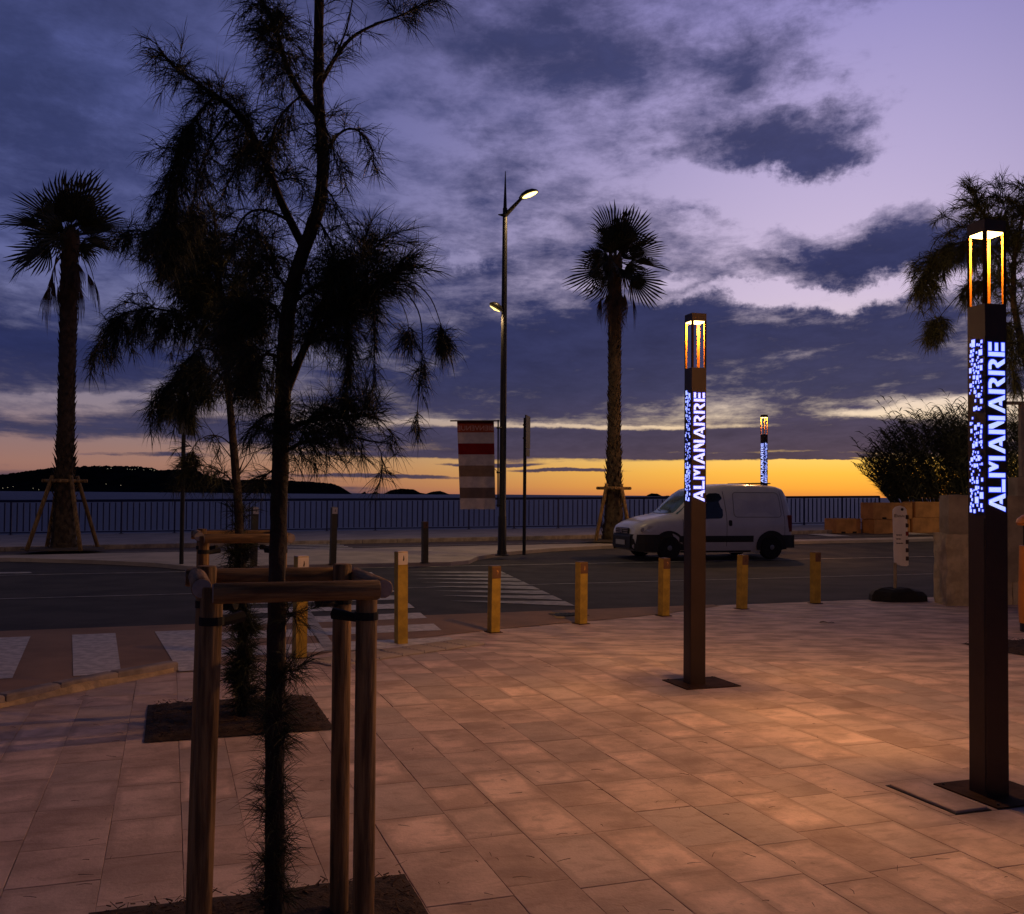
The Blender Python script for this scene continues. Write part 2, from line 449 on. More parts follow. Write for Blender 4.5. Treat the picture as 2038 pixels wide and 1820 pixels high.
def thing(name, label, cat, loc=(0, 0, 0), rot=0.0, group=None):
    o = link(name, None, None, loc, rot, label=label, category=cat)
    o.empty_display_size = .2
    if group: o['group'] = group
    return o


def copy_tree(o, parent=None, **props):
    c = o.copy(); sc.collection.objects.link(c); c.parent = parent
    for k, v in props.items(): c[k] = v
    for ch in o.children: copy_tree(ch, c)
    return c


def lamp(name, typ, energy, col, loc, parent, size=.03, **kw):
    l = bpy.data.lights.new(name, typ); l.energy = energy; l.color = col
    if typ in ('POINT', 'SPOT'): l.shadow_soft_size = size
    for k, v in kw.items(): setattr(l, k, v)
    return link(name, l, parent, loc)


# ------------------------------------------------------------------ terrain, sea, hills
ST = dict(kind='structure')
mb = MB(); S = 30000
mb.quad((-S, 20, 0), (S, 20, 0), (S, S, 0), (-S, S, 0)); mb.build('sea', 'sea', None, (0, 0, -2.6), **ST)

rng = random.Random(5)
RL = at(-90, 1072, 31.0); RLp = (RL.x, 30.9)
# railing line in plan
RA = Vector((at(0, 1072, 31.5).x, 31.5)); RB = Vector((at(1632, 1050, 38.5).x, 38.5))


def rail_pt(u, dz=0.0):
    p = RA + (RB - RA) * u
    return Vector((p.x, p.y, .365 * min(1.1, max(0, u)) + dz))


def sheet(name, rows, mat, dz, sub=1, parent=None, skirt=0.0, **kw):
    """rows: list of polylines of equal length, joined by quads"""
    mb = MB(); m = len(rows[0])
    for r in rows:
        for p in r: mb.v.append((p[0], p[1], p[2] + dz))
    for i in range(len(rows) - 1):
        for j in range(m - 1): mb.f.append((i * m + j, i * m + j + 1, (i + 1) * m + j + 1, (i + 1) * m + j))
    if skirt:
        for r in (rows[0], rows[-1]):
            for j in range(m - 1):
                a, b = r[j], r[j + 1]
                mb.quad((a[0], a[1], a[2] + dz), (b[0], b[1], b[2] + dz), (b[0], b[1], b[2] + dz - skirt), (a[0], a[1], a[2] + dz - skirt))
    return mb.build(name, mat, parent, **kw)


TS = [-160, -80, -40, -20, -10] + [x * 1.0 for x in range(-8, 41)] + [50, 80, 160]
# ground under everything, reaching back behind the camera
mb = MB(); mb.quad((-160, -120, -.06), (160, -120, -.06), (160, 60, -.06), (-160, 14, -.06)); mb.build('ground', 'plaza_bed', **ST)
sheet('road', [[TN(t, n) for t in TS] for n in (12.0, 16, 19, 20.2, 21.5, 24.2)], 'asphalt', .002, **ST)
sheet('cycle_lane', [[TN(t, n) for t in TS] for n in (24.1, 25.5, 27.6)], 'brown_asphalt', .012, **ST)
# promenade up to the sea railing
prom_far = []
for t in TS:
    # where the line of constant t meets the railing line (plus 0.35 m)
    d = RB - RA; a = TV * t
    den_ = NV.x * d.y - NV.y * d.x
    k = ((RA.x - a.x) * d.y - (RA.y - a.y) * d.x) / den_
    prom_far.append(TN(t, min(max(k + .35, 28.5), 60)))
prom_near = [TN(t, 27.45) for t in TS]
rows = [prom_near]
for s_ in (.33, .66, 1.0): rows.append([a.lerp(b, s_) for a, b in zip(prom_near, prom_far)])
promenade = sheet('promenade', rows, 'stone_pale', .10, skirt=.35, **ST)
mbw = MB()
for a, b in zip(prom_far[:-1], prom_far[1:]): mbw.quad(a + Vector((0, .01, .08)), b + Vector((0, .01, .08)), b + Vector((0, .3, -3.2)), a + Vector((0, .3, -3.2)))
mbw.build('sea_wall', 'concrete', label='concrete sea wall below the blue promenade railing', category='wall')
# kerb stones along the promenade edge
for i in range(-6, 29):
    a = TN(i * 1.0, 27.38, .06); b = TN(i * 1.0 + .985, 27.38, .06); c = (a + b) / 2
    MB().box((0, 0, 0), ((b - a).length, .16, .125), 0, ch=.012).build('kerb_stone', 'kerb', promenade, (c.x, c.y, c.z)).rotation_euler = (0, -math.asin((b.z - a.z) / (b - a).length), PHI)
# traffic island / pavement between the road and the cycle lane
isl_near = [(-160, 23.9), (-40, 23.9), (-12, 23.9), (-6, 23.85), (-2.5, 23.6), (-.75, 22.3), (.4, 21.2), (.75, 20.6), (1.0, 20.15), (1.4, 20.0), (3, 20.0), (5, 20.0), (6.3, 20.0), (6.8, 20.3), (7.3, 21.2), (8.5, 22.4), (10, 23.2), (11.7, 23.7), (16, 23.9), (24, 23.9), (40, 23.9), (160, 23.9)]
island = sheet('pavement', [[TN(t, n) for t, n in isl_near], [TN(t, (n + 24.5) / 2) for t, n in isl_near], [TN(t, 24.5) for t, n in isl_near]], 'stone_pale', .085, skirt=.2, **ST)
# painted lines
sheet('edge_line', [[TN(t, n) for t in TS] for n in (19.80, 19.88)], 'thin_paint', .010, **ST)
sheet('centre_line', [[TN(t, n) for t in TS] for n in (15.58, 15.645)], 'thin_paint', .008, **ST)
sheet('cycle_line', [[TN(t, n) for t in TS if t < 2 or t > 6] for n in (25.85, 25.93)], 'thin_paint', .018, **ST)
for (t0, t1) in ((14.9, 15.7), (18.1, 18.9), (21.3, 22.1), (24.6, 25.4)):
    a = MB(); a.quad(TN(t0 - .25, 26.0, .022), TN(t1 - .25, 26.0, .022), TN(t1 - .45, 26.9, .022), TN(t0 - .45, 26.9, .022)); a.build('road_marking', 'white_paint', **ST)
for i in range(5):      # zebra over the cycle lane
    n = 24.75 + i * .56
    a = MB(); a.quad(TN(2.2, n, .022), TN(5.3, n, .022), TN(5.35, n + .30, .022), TN(2.2, n + .30, .022)); a.build('crossing_bar', 'white_paint', **ST)
a = MB(); a.quad(g(-60, 1143, .006), g(65, 1141, .006), g(60, 1138.5, .006), g(-60, 1139.5, .006)); a.build('road_marking', 'thin_paint', **ST)
# sand coloured apron between plaza and road
AP = [(-900, 1560), (-400, 1500), (-120, 1432), (0, 1406), (131, 1378), (219, 1358), (341, 1336), (440, 1324), (593, 1311), (690, 1293), (780, 1276), (859, 1268), (994, 1253), (1136, 1240), (1260, 1229), (1360, 1217), (1432, 1207)]
near = [g(*p) for p in AP]
mid, far = [], []
for p in near:
    t, n = tn_of(p.x, p.y); q_ = TN(t, max(12.06, n + .005)); far.append(q_); mid.append((p + q_) / 2)
sheet('apron', [near, mid, far], 'sand_asphalt', .006, **ST)
# zebra over the side street (bars along n)
for i in range(-5, 2):
    t0 = -.605 + .83 * i
    a = MB(); a.quad(TN(t0 + .15, 8.95 - .05 * i, .0105), TN(t0 + .52, 8.95 - .05 * i, .0105), TN(t0 + .43, 11.5, .0105), TN(t0, 11.5, .0105)); a.build('crossing_bar', 'white_paint', **ST)
# zebra over the road (bars along t)
for i in range(9):
    n = 9.85 + 1.09 * i; tr = 3.3 + .13 * (n - 10.95); tl = tr - 2.55
    z = .0105
    a = MB(); a.quad(TN(tl, n - .28, z), TN(tr - .04, n - .28, z), TN(tr + .03, n + .28, z), TN(tl + .05, n + .28, z)); a.build('crossing_bar', 'white_paint', **ST)
a = MB(); a.quad(TN(1.75, 9.6, .0145), TN(1.87, 9.6, .0145), TN(2.72, 19.6, .0145), TN(2.60, 19.6, .0145)); a.build('guide_strip', 'thin_paint', **ST)
# shark-tooth triangles of the hump
b0, b1 = g(996, 1137.5), g(1148, 1209); p0, p1 = g(800, 1136.5), g(905, 1203)
for i in range(8):
    u0, u1 = i / 8, (i + 1) / 8
    a = MB(); a.add([b0.lerp(b1, u0 + .012) + Vector((0, 0, .009)), p0.lerp(p1, (u0 + u1) / 2) + Vector((0, 0, .009)), b0.lerp(b1, u1 - .012) + Vector((0, 0, .009))], [(0, 1, 2)]); a.build('hump_triangle', 'thin_paint', **ST)
a = MB(); a.quad(g(1094, 1219, .011), g(1112, 1219, .011), g(1128, 1231, .011), g(1108, 1231, .011)); a.build('yellow_marking', 'yellow_paint', **ST)

# ------------------------------------------------------------------ plaza paving
plaza = MB().quad((-14, -6, -.035), (14, -6, -.035), (14, 17.1, -.035), (-14, 6.5, -.035)).build('plaza', 'joint', **ST)
PH2 = R(19.2); T2 = Vector((math.cos(PH2), math.sin(PH2))); N2 = Vector((-math.sin(PH2), math.cos(PH2)))
rng = random.Random(11)
LENS = (.38, .42, .46, .50, .56); SW = .312
WIDS = (.272, .312, .35)
pmesh = {(W_, L): MB().box((0, 0, -.0175), (W_ - .002, L - .004, .035), 0, ch=.0016).mesh('paver', 'paver') for L in LENS for W_ in WIDS}


def apron_n(t):      # plaza edge as n(t)
    best = 12.3
    for a, b in zip(near[:-1], near[1:]):
        ta, na = tn_of(a.x, a.y); tb, nb = tn_of(b.x, b.y)
        if ta <= t <= tb: best = na + (nb - na) * (t - ta) / (tb - ta) + .42
    return best


slots = []
a_ = -10.0
while a_ < 13.0:
    W_ = rng.choice(WIDS); b = -1.5 + rng.uniform(0, .5)
    while b < 15.5:
        L = rng.choice(LENS); c = T2 * (a_ + W_ / 2) + N2 * (b + L / 2); b += L
        if c.y < .6 or c.y > 16 or abs(c.x) > .62 * c.y + 2.2: continue
        t, n = tn_of(c.x, c.y)
        if n > apron_n(t): continue
        slots.append((c.length, c.x, c.y, L, W_))
    a_ += W_
slots.sort()
vis = [s_ for s_ in slots if abs(s_[1]) < .56 * s_[2] + .3 and s_[2] > 2.9]
near300 = set(id(s_) for s_ in vis[:300])
rest = MB()
for s_ in slots:
    d, x, y, L, W_ = s_
    z = rng.uniform(-.0012, .0012)
    if id(s_) in near300:
        link('paver', pmesh[W_, L], plaza, (x + rng.uniform(-.001, .001), y + rng.uniform(-.001, .001), z), PH2 + rng.uniform(-.003, .003))
    else:
        rest.box((x, y, z - .0175), (W_ - .002, L - .004, .035), PH2, ch=.0016)
M('paver_far', (.54, .395, .325), .78, .24, 2.2, .25, 55, col2=(.66, .50, .42), aniso=(1, 2.2, 1))
rest.build('paving', 'paver_far', plaza, kind='stuff')
# tactile slabs in front of the crossing
u0, u1 = g(632, 1322), g(940, 1279)
for i in range(7):
    p = u0.lerp(u1, (i + .5) / 7); w_ = (u1 - u0).length / 7
    dv = (u1 - u0); an = math.atan2(dv.y, dv.x)
    mb = MB().box((0, 0, 0), (w_ - .012, .40, .012), 0)
    for k in range(7): mb.box((0, -.165 + k * .055, .0085), (w_ - .05, .022, .005), 0)
    mb.build('tactile_slab', 'stone_pale', plaza, (p.x, p.y, .010)).rotation_euler = (0, 0, an)
# raised kerb left of the crossing
kp = [g(-330, 1470), g(-150, 1434), g(0, 1404), (g(110, 1380)), g(225, 1356), g(346, 1334)]
kerb = thing('kerb', 'low stone kerb with smeared mortar between crossing and plaza', 'kerb', kp[2])
for a, b in zip(kp[:-1], kp[1:]):
    c = (a + b) / 2 - kp[2]; d = b - a
    o = MB().box((0, 0, 0), (d.length - .01, .12, .08), 0, ch=.012).build('kerb_stone', 'kerb', kerb, (c.x, c.y, .04)); o.rotation_euler = (0, 0, math.atan2(d.y, d.x))
mb = MB(); path = []
for a, b in zip(kp[:-1], kp[1:]):
    for k in range(10): path.append(a.lerp(b, k / 10))
path.append(kp[-1]); rg = random.Random(3); prev = None
dirn = Vector((.33, -.944, 0))
for p in path:
    hgt = .02 + .05 * max(0, mnoise.noise(p * 3.1)) + rg.uniform(0, .008); wd = .085 + .06 * mnoise.noise(p * 2.3) + rg.uniform(0, .015)
    q0 = p - kp[2] + dirn * .055; row = [q0 + Vector((0, 0, hgt + .015)), q0 + dirn * wd * .5 + Vector((0, 0, hgt * .6 + .008)), q0 + dirn * wd + Vector((0, 0, .001))]
    if prev:
        for i in range(2): mb.quad(prev[i], prev[i + 1], row[i + 1], row[i])
    prev = row
mb.build('mortar', 'mortar', kerb)

# far hills and islets
def hill(name, pts, Y, depth, label, seed):
    rg = random.Random(seed); mb = MB()
    # resample silhouettes with tree-line bumps
    xs = np.arange(pts[0][0], pts[-1][0] + .1, 1.6 if pts[-1][0] - pts[0][0] < 200 else 2.2)
    ys = np.interp(xs, [p[0] for p in pts], [p[1] for p in pts]); rows = []
    for x, y in zip(xs, ys):
        hz0 = at(x, y, Y).z
        h = max(.5, hz0 + 2.6) * (1 + .05 * mnoise.noise(Vector((x * .11, seed, 0)))) + rg.uniform(0, 3.0) * min(1, max(0, hz0 + 2) / 40)
        X = at(x, y, Y).x; prof = []
        for s_, k in ((-1, 0), (-.75, .30), (-.45, .68), (-.2, .92), (0, 1), (.3, .85), (.7, .4), (1, 0)):
            jj = 1 + .10 * mnoise.noise(Vector((x * .06, s_ * 4, seed)))
            prof.append((X * (1 + s_ * depth / Y), Y + s_ * depth, -2.7 + h * k * (jj if 0 < k < 1 else 1)))
        rows.append(prof)
    m = len(rows[0])
    for r in rows: mb.v += r
    for i in range(len(rows) - 1):
        for j in range(m - 1): mb.f.append((i * m + j, (i + 1) * m + j, (i + 1) * m + j + 1, i * m + j + 1))
    return mb.build(name, 'hill', smooth=False, kind='structure', label=label)


h0 = hill('hill', [(-300, 962), (-120, 958), (-60, 953), (0, 946), (50, 939), (101, 932), (150, 930), (199, 928), (276, 929), (300, 932), (321, 937), (343, 935.5), (383, 934.6), (400, 941), (422, 951), (459, 957), (508, 955), (569, 957), (620, 960), (649, 962), (667, 965), (680, 971), (692, 978), (700, 983), (703, 985)], 4300, 600, 'long dark wooded headland across the bay', 1)
hill('islet', [(716, 984), (722, 981), (727, 978.5), (730, 984.5)], 5200, 60, 'tiny rock off the headland tip', 2)
hill('islet', [(737, 984.5), (745, 979), (750, 980), (758, 984.5)], 5200, 90, 'small islet beside the tiny rock', 3)
hill('islet', [(760, 984.5), (768, 981), (778, 976), (800, 973), (824, 975), (836, 981), (848, 983), (857, 980), (864, 978.5), (876, 977.5), (886, 981), (898, 985.5)], 5200, 200, 'two humped islet on the horizon', 4)
hill('islet', [(1284, 988.5), (1290, 985), (1296, 982.5), (1309, 983), (1316, 987), (1320, 988.5), (1325, 987), (1331, 986.5), (1335, 989)], 5600, 120, 'low islet behind the bonnet of the van', 5)
for (zx, zy) in ((650, 692), (700, 705), (722, 703), (828, 709), (845, 710), (860, 711), (878, 710), (900, 700), (935, 714), (975, 709), (985, 712), (1003, 716), (50, 828), (85, 822), (215, 833), (252, 843), (690, 806), (785, 814), (18, 832)):
    px, py = zx / 2.6 / 1.2561, (900 + zy / 2.6) / 1.2561 + .6
    p = at(px, py, 3680); r = rng.uniform(.7, 1.1)
    MB().lathe([(.05, -r), (r * .9, -r * .4), (r * .9, r * .4), (.05, r)], 6).build('town_light', 'town_light', h0, p)

# ------------------------------------------------------------------ railing
rail = thing('railing', 'dark blue metal railing with thin upright bars along the seafront', 'railing', rail_pt(.5))
ro = rail_pt(.5); rl = (RB - RA).length; npan = round(rl * 1.25 / 1.66); u_a, u_b = -.16, 1.09
rdir = math.atan2(RB.y - RA.y, RB.x - RA.x)
post_m = MB().box((0, 0, .55), (.05, .05, 1.1), 0).box((0, 0, .006), (.14, .12, .012), 0).mesh('post', 'rail')
bar_m = MB().box((0, 0, .52), (.036, .030, .92), 0).mesh('baluster', 'rail')
for i in range(npan + 1):
    u = u_a + (u_b - u_a) * i / npan
    o = link('post', post_m, rail, rail_pt(u, .10) - ro, rdir)
    if i < npan:
        ub = u_a + (u_b - u_a) * (i + 1) / npan
        a, b = rail_pt(u, 0) - ro, rail_pt(ub, 0) - ro
        MB().tube([a + Vector((0, 0, 1.19)), b + Vector((0, 0, 1.19))], .042, 8).build('top_rail', 'rail', rail)
        MB().tube([a + Vector((0, 0, .17)), b + Vector((0, 0, .17))], .02, 6).build('bottom_rail', 'rail', rail)
        for k in range(1, 9): link('baluster', bar_m, rail, a.lerp(b, k / 9) + Vector((0, 0, .15)), rdir)

# ------------------------------------------------------------------ lit totems
GLY = {
    'A': [[(0, 0), (.22, 0), (.50, .93), (.42, 1), (.34, 1)], [(.44, 1), (.56, 1), (.90, 0), (.67, 0), (.615, .17), (.36, .17), (.42, .36), (.56, .36), (.515, .52), (.46, .72)]],
    'L': [[(0, .27), (0, 1), (.22, 1), (.22, .27)], [(0, 0), (0, .2), (.62, .2), (.62, 0)]],
    'M': [[(0, 0), (0, 1), (.2, 1), (.2, 0)], [(.25, 1), (.46, 1), (.54, .78), (.62, 1), (.78, 1), (.58, .42), (.46, .42)], [(.83, 0), (.83, 1), (1.03, 1), (1.03, 0)]],
    'N': [[(0, 0), (0, 1), (.2, 1), (.2, 0)], [(.25, 1), (.45, 1), (.62, .45), (.62, .05), (.55, .05), (.25, .75)], [(.68, 0), (.68, 1), (.88, 1), (.88, 0)]],
    'R': [[(0, 0), (0, 1), (.2, 1), (.2, 0)], [(.26, 1), (.52, 1), (.66, .95), (.75, .83), (.76, .68), (.70, .54), (.58, .45), (.82, 0), (.58, 0), (.36, .40), (.36, .52), (.48, .58), (.54, .66), (.54, .74), (.48, .81), (.26, .81)]],
    'E': [[(0, 0), (0, 1), (.2, 1), (.2, 0)], [(.26, .8), (.26, 1), (.68, 1), (.68, .8)], [(.26, .4), (.26, .6), (.66, .6), (.66, .4)], [(.26, 0), (.26, .2), (.68, .2), (.68, 0)]],
}
ADV = {'A': .96, 'L': .72, 'M': 1.16, 'N': 1.02, 'R': .92, 'E': .74}


def totem(name, label, x, y, z0, rot, sc_, text_face, seed, power):
    """text_face: +1 text on the face turned to the street's near side, pixels on the left one; -1 the other way round"""
    t = thing(name, label, 'light column', (x, y, z0), rot, 'lit name columns')
    s = .132; h = s / 2; k = sc_
    Z = lambda v: v * k
    MB().box((0, 0, Z(2.61) / 2), (s, s, Z(2.61))).build('shaft', 'totem', t)
    # open lantern: four corner posts with pale inner faces, cap with a light ring
    for ax in (-1, 1):
        for ay in (-1, 1):
            c = (ax * (h - .007), ay * (h - .007), Z(2.61 + .195))
            p = MB().box(c, (.014, .014, Z(.39))).build('lantern_post', 'post_matte', t)
            MB().box((ax * (h - .0155), ay * (h - .007), Z(2.805)), (.003, .013, Z(.385))).box((ax * (h - .007), ay * (h - .0155), Z(2.805)), (.013, .003, Z(.385))).build('inner_face', 'totem_in', p)
    cp = MB().box((0, 0, Z(3.03)), (s, s, Z(.065))).build('cap', 'totem', t)
    MB().box((0, 0, Z(2.995)), (s * .97, s * .97, .006)).build('light_ring', 'led', cp)
    lamp('lantern_light', 'POINT', power * k * k, (1, .475, .165), (0, 0, Z(2.95)), t, .045)
    # text, read upwards
    hcap = .100; tot = sum(ADV[c] for c in 'ALMANARRE') ; L = Z(.905); f = L / tot
    rg = random.Random(seed)
    if text_face > 0: fx, fn = Vector((1, 0, 0)), Vector((0, -1, 0))
    else: fx, fn = Vector((0, -1, 0)), Vector((-1, 0, 0))
    zb = Z(1.505); pos = 0.
    for ch in 'ALMANARRE':
        mb, mh = MB(), MB()
        for poly in GLY[ch]:
            # letter axes: advance -> up (z), cap height -> leftwards across the face
            pts = [(h * .78 - py_ * hcap, zb + (pos + px_) * f) for px_, py_ in poly]
            cx_ = sum(p[0] for p in pts) / len(pts); cz_ = sum(p[1] for p in pts) / len(pts)
            base = fn * (h + .0015)
            mb.add([base + fx * a + Vector((0, 0, b)) + fn * .0015 for a, b in pts], [tuple(range(len(pts)))])
            grow = lambda a, c: a + (.004 if a > c else -.004)
            mh.add([base + fx * grow(a, cx_) + Vector((0, 0, grow(b, cz_))) for a, b in pts], [tuple(range(len(pts)))])
        o = mb.build('letter', 'glow_white', t); mh.build('letter_halo', 'glow_blue', o)
        pos += ADV[ch]
    # pixel pattern on the other face
    if text_face > 0: fx, fn = Vector((0, -1, 0)), Vector((-1, 0, 0))
    else: fx, fn = Vector((1, 0, 0)), Vector((0, -1, 0))
    mb, mh = MB(), MB(); used = []
    for _ in range(900):
        u = rg.random()
        de = (.95 if u > .93 else .75 if u > .82 else .45 if u > .68 else .12 if u > .58 else .03 if u > .53 else .38 if u > .2 else .62 if u > .1 else .95)
        if rg.random() > de: continue
        sz = rg.choice((.007, .010, .014, .018)) * (1.5 if u > .9 or u < .1 else 1)
        sw, sh = sz, sz * rg.uniform(1.0, 1.5)
        cx_ = rg.uniform(-h * .78 + sw / 2, h * .78 - sw / 2); cz_ = Z(1.505) + Z(.905) * u
        if any(abs(cx_ - a) < (sw + c) / 2 + .0012 and abs(cz_ - b) < (sh + d) / 2 + .0012 for a, b, c, d in used): continue
        used.append((cx_, cz_, sw, sh))
        base = fn * (h + .0015)
        for m_, gr, off in ((mb, 0, .0015), (mh, .0025, 0)):
            m_.add([base + fn * off + fx * (cx_ + i * (sw / 2 + gr)) + Vector((0, 0, cz_ + j * (sh / 2 + gr))) for i, j in ((-1, -1), (1, -1), (1, 1), (-1, 1))], [(0, 1, 2, 3)])
    o = mb.build('pixel_pattern', 'glow_white', t); mh.build('pixel_halo', 'glow_blue', o)
    # slim line where the shaft casing is closed
    for sx in (-1, 1): MB().box((sx * (h + .001), -h + .012, Z(.75)), (.003, .004, Z(1.44))).build('casing_seam', 'steel_dark', t)
    return t


TR = R(15.5)
tm = g(1381, 1366)
t_mid = totem('light_column', 'brown light column with glowing ALMANARRE lettering in front of the white van', at(1382, 1300, tm.y + .09).x, tm.y + .09, 0, R(17), 1.0, 1, 4, 175)
tr_ = g(1966, 1594)
t_right = totem('light_column', 'dark light column with glowing ALMANARRE lettering in front of the old stone wall', at(1967.5, 1400, tr_.y + .10).x, tr_.y + .10, 0, R(14), .985, 1, 9, 185)
tf = at(1520.5, 1060, 26.0)
t_far = totem('light_column', 'small light column with glowing lettering rising behind the van roof', tf.x, tf.y, gz(tf.x, tf.y) + .09, R(28), 1.16, -1, 13, 200)
# base plates set in the paving
for (tt, rr, sx, sy, ox, oy, lab) in ((t_mid, PH2, .50, .42, .06, .02, 'brown steel base plate under the light column before the van'), (t_right, PH2, .44, .44, .06, .03, 'brown steel base plate at the foot of the column before the wall')):
    p = thing('base_plate', lab, 'plate', (tt.location.x + ox, tt.location.y + oy, .002), rr)
    MB().box((0, 0, .004), (sx, sy, .008), ch=.002).build('steel_sheet', 'plate', p)
    for ax in (-1, 1):
        for ay in (-1, 1): MB().lathe([(.008, 0), (.008, .006), (.004, .009)], 8, (ax * sx * .42, ay * sy * .42, .008)).build('bolt', 'steel_dark', p)
p = thing('cover_slab', 'loose stone cover slab with a gap round it beside the base plate', 'slab', (t_right.location.x - .30, t_right.location.y - .06, .001), PH2)
MB().box((0, 0, .007), (.20, .47, .014), ch=.004).build('slab', 'paver', p)
MB().box((0, 0, .0015), (.225, .50, .003)).build('gap', 'drain', p)

# ------------------------------------------------------------------ bollards
def bollard(px, py, hgt, cap_mat, mark, label, wid=.108, ground=None, rot=R(31), capmark=0, body='yellow'):
    p = ground or g(px, py)
    t = thing('bollard', label, 'bollard', (p.x, p.y + wid / 2, p.z), rot + R(4) * math.sin(px * 1.7), 'yellow bollards'); t.rotation_euler = (R(.7) * math.sin(px), R(.7) * math.cos(px * 2.1), t.rotation_euler[2])
    ch = .125
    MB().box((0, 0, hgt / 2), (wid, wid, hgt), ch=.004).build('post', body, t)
    c = MB().box((0, -wid / 2 - .002, hgt - ch / 2 - .006), (wid * .97, .004, ch)).build('label_plate', cap_mat, t)
    MB().box((0, 0, hgt + .003), (wid * .98, wid * .98, .006)).build('top_plate', cap_mat, t)
    # small sail shaped mark on the face
    sail = [(0, 0), (.006, .022), (.002, .05), (-.004, .06), (-.007, .03), (-.012, .006)] if capmark == 0 else [(-.012, .05), (.004, .056), (.014, .04), (.008, .018), (-.002, 0), (.003, .02), (.004, .036), (-.004, .042)]
    mb = MB(); mb.add([Vector((a + .008, -wid * .5 - .0055, hgt - ch + .03 + b)) for a, b in sail], [tuple(range(len(sail)))])
    mb.build('sail_mark', mark, c)
    MB().box((0, 0, .004), (wid + .05, wid + .05, .008)).build('foot_plate', 'plate', t)
    return t


bollard(593, 1311, .95, 'cap_white', 'mark_dark', 'tall yellow bollard with white cap seen through the near tree stakes')
bollard(797, 1284, .95, 'cap_white', 'mark_dark', 'tall yellow bollard with white cap standing clear beside the tactile paving')
bollard(982, 1260, .74, 'cap_brown', 'mark_gold', 'short yellow bollard with brown cap beside the tall white capped one', capmark=1)
bollard(1157, 1243, .74, 'cap_brown', 'mark_gold', 'short yellow bollard with brown cap beside the drain and yellow mark')
bollard(1322, 1227, .74, 'cap_brown', 'mark_gold', 'short yellow bollard with brown cap just beside the lit column', capmark=1)
bollard(1478, 1213, .74, 'cap_brown', 'mark_dark', 'short yellow bollard with brown cap in front of the van rear door panel')
bollard(1625, 1202, .74, 'cap_brown', 'mark_dark', 'short yellow bollard with brown cap last before the white sign', capmark=1)
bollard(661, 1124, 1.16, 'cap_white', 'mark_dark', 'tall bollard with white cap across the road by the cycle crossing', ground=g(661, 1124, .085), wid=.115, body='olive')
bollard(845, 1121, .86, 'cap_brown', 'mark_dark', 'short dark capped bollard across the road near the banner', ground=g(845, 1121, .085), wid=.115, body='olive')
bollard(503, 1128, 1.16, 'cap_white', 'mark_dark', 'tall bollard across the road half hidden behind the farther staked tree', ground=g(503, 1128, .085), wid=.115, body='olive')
dr = g(1132, 1225)
d = thing('drain_grate', 'dark drain grate in the sand coloured strip beside a bollard', 'drain', (dr.x, dr.y, .007), PHI)
MB().box((0, 0, .003), (.44, .30, .006)).build('frame', 'drain', d)
for i in range(7): MB().box((-.18 + i * .06, 0, .008), (.03, .26, .006)).build('bar', 'drain', d)

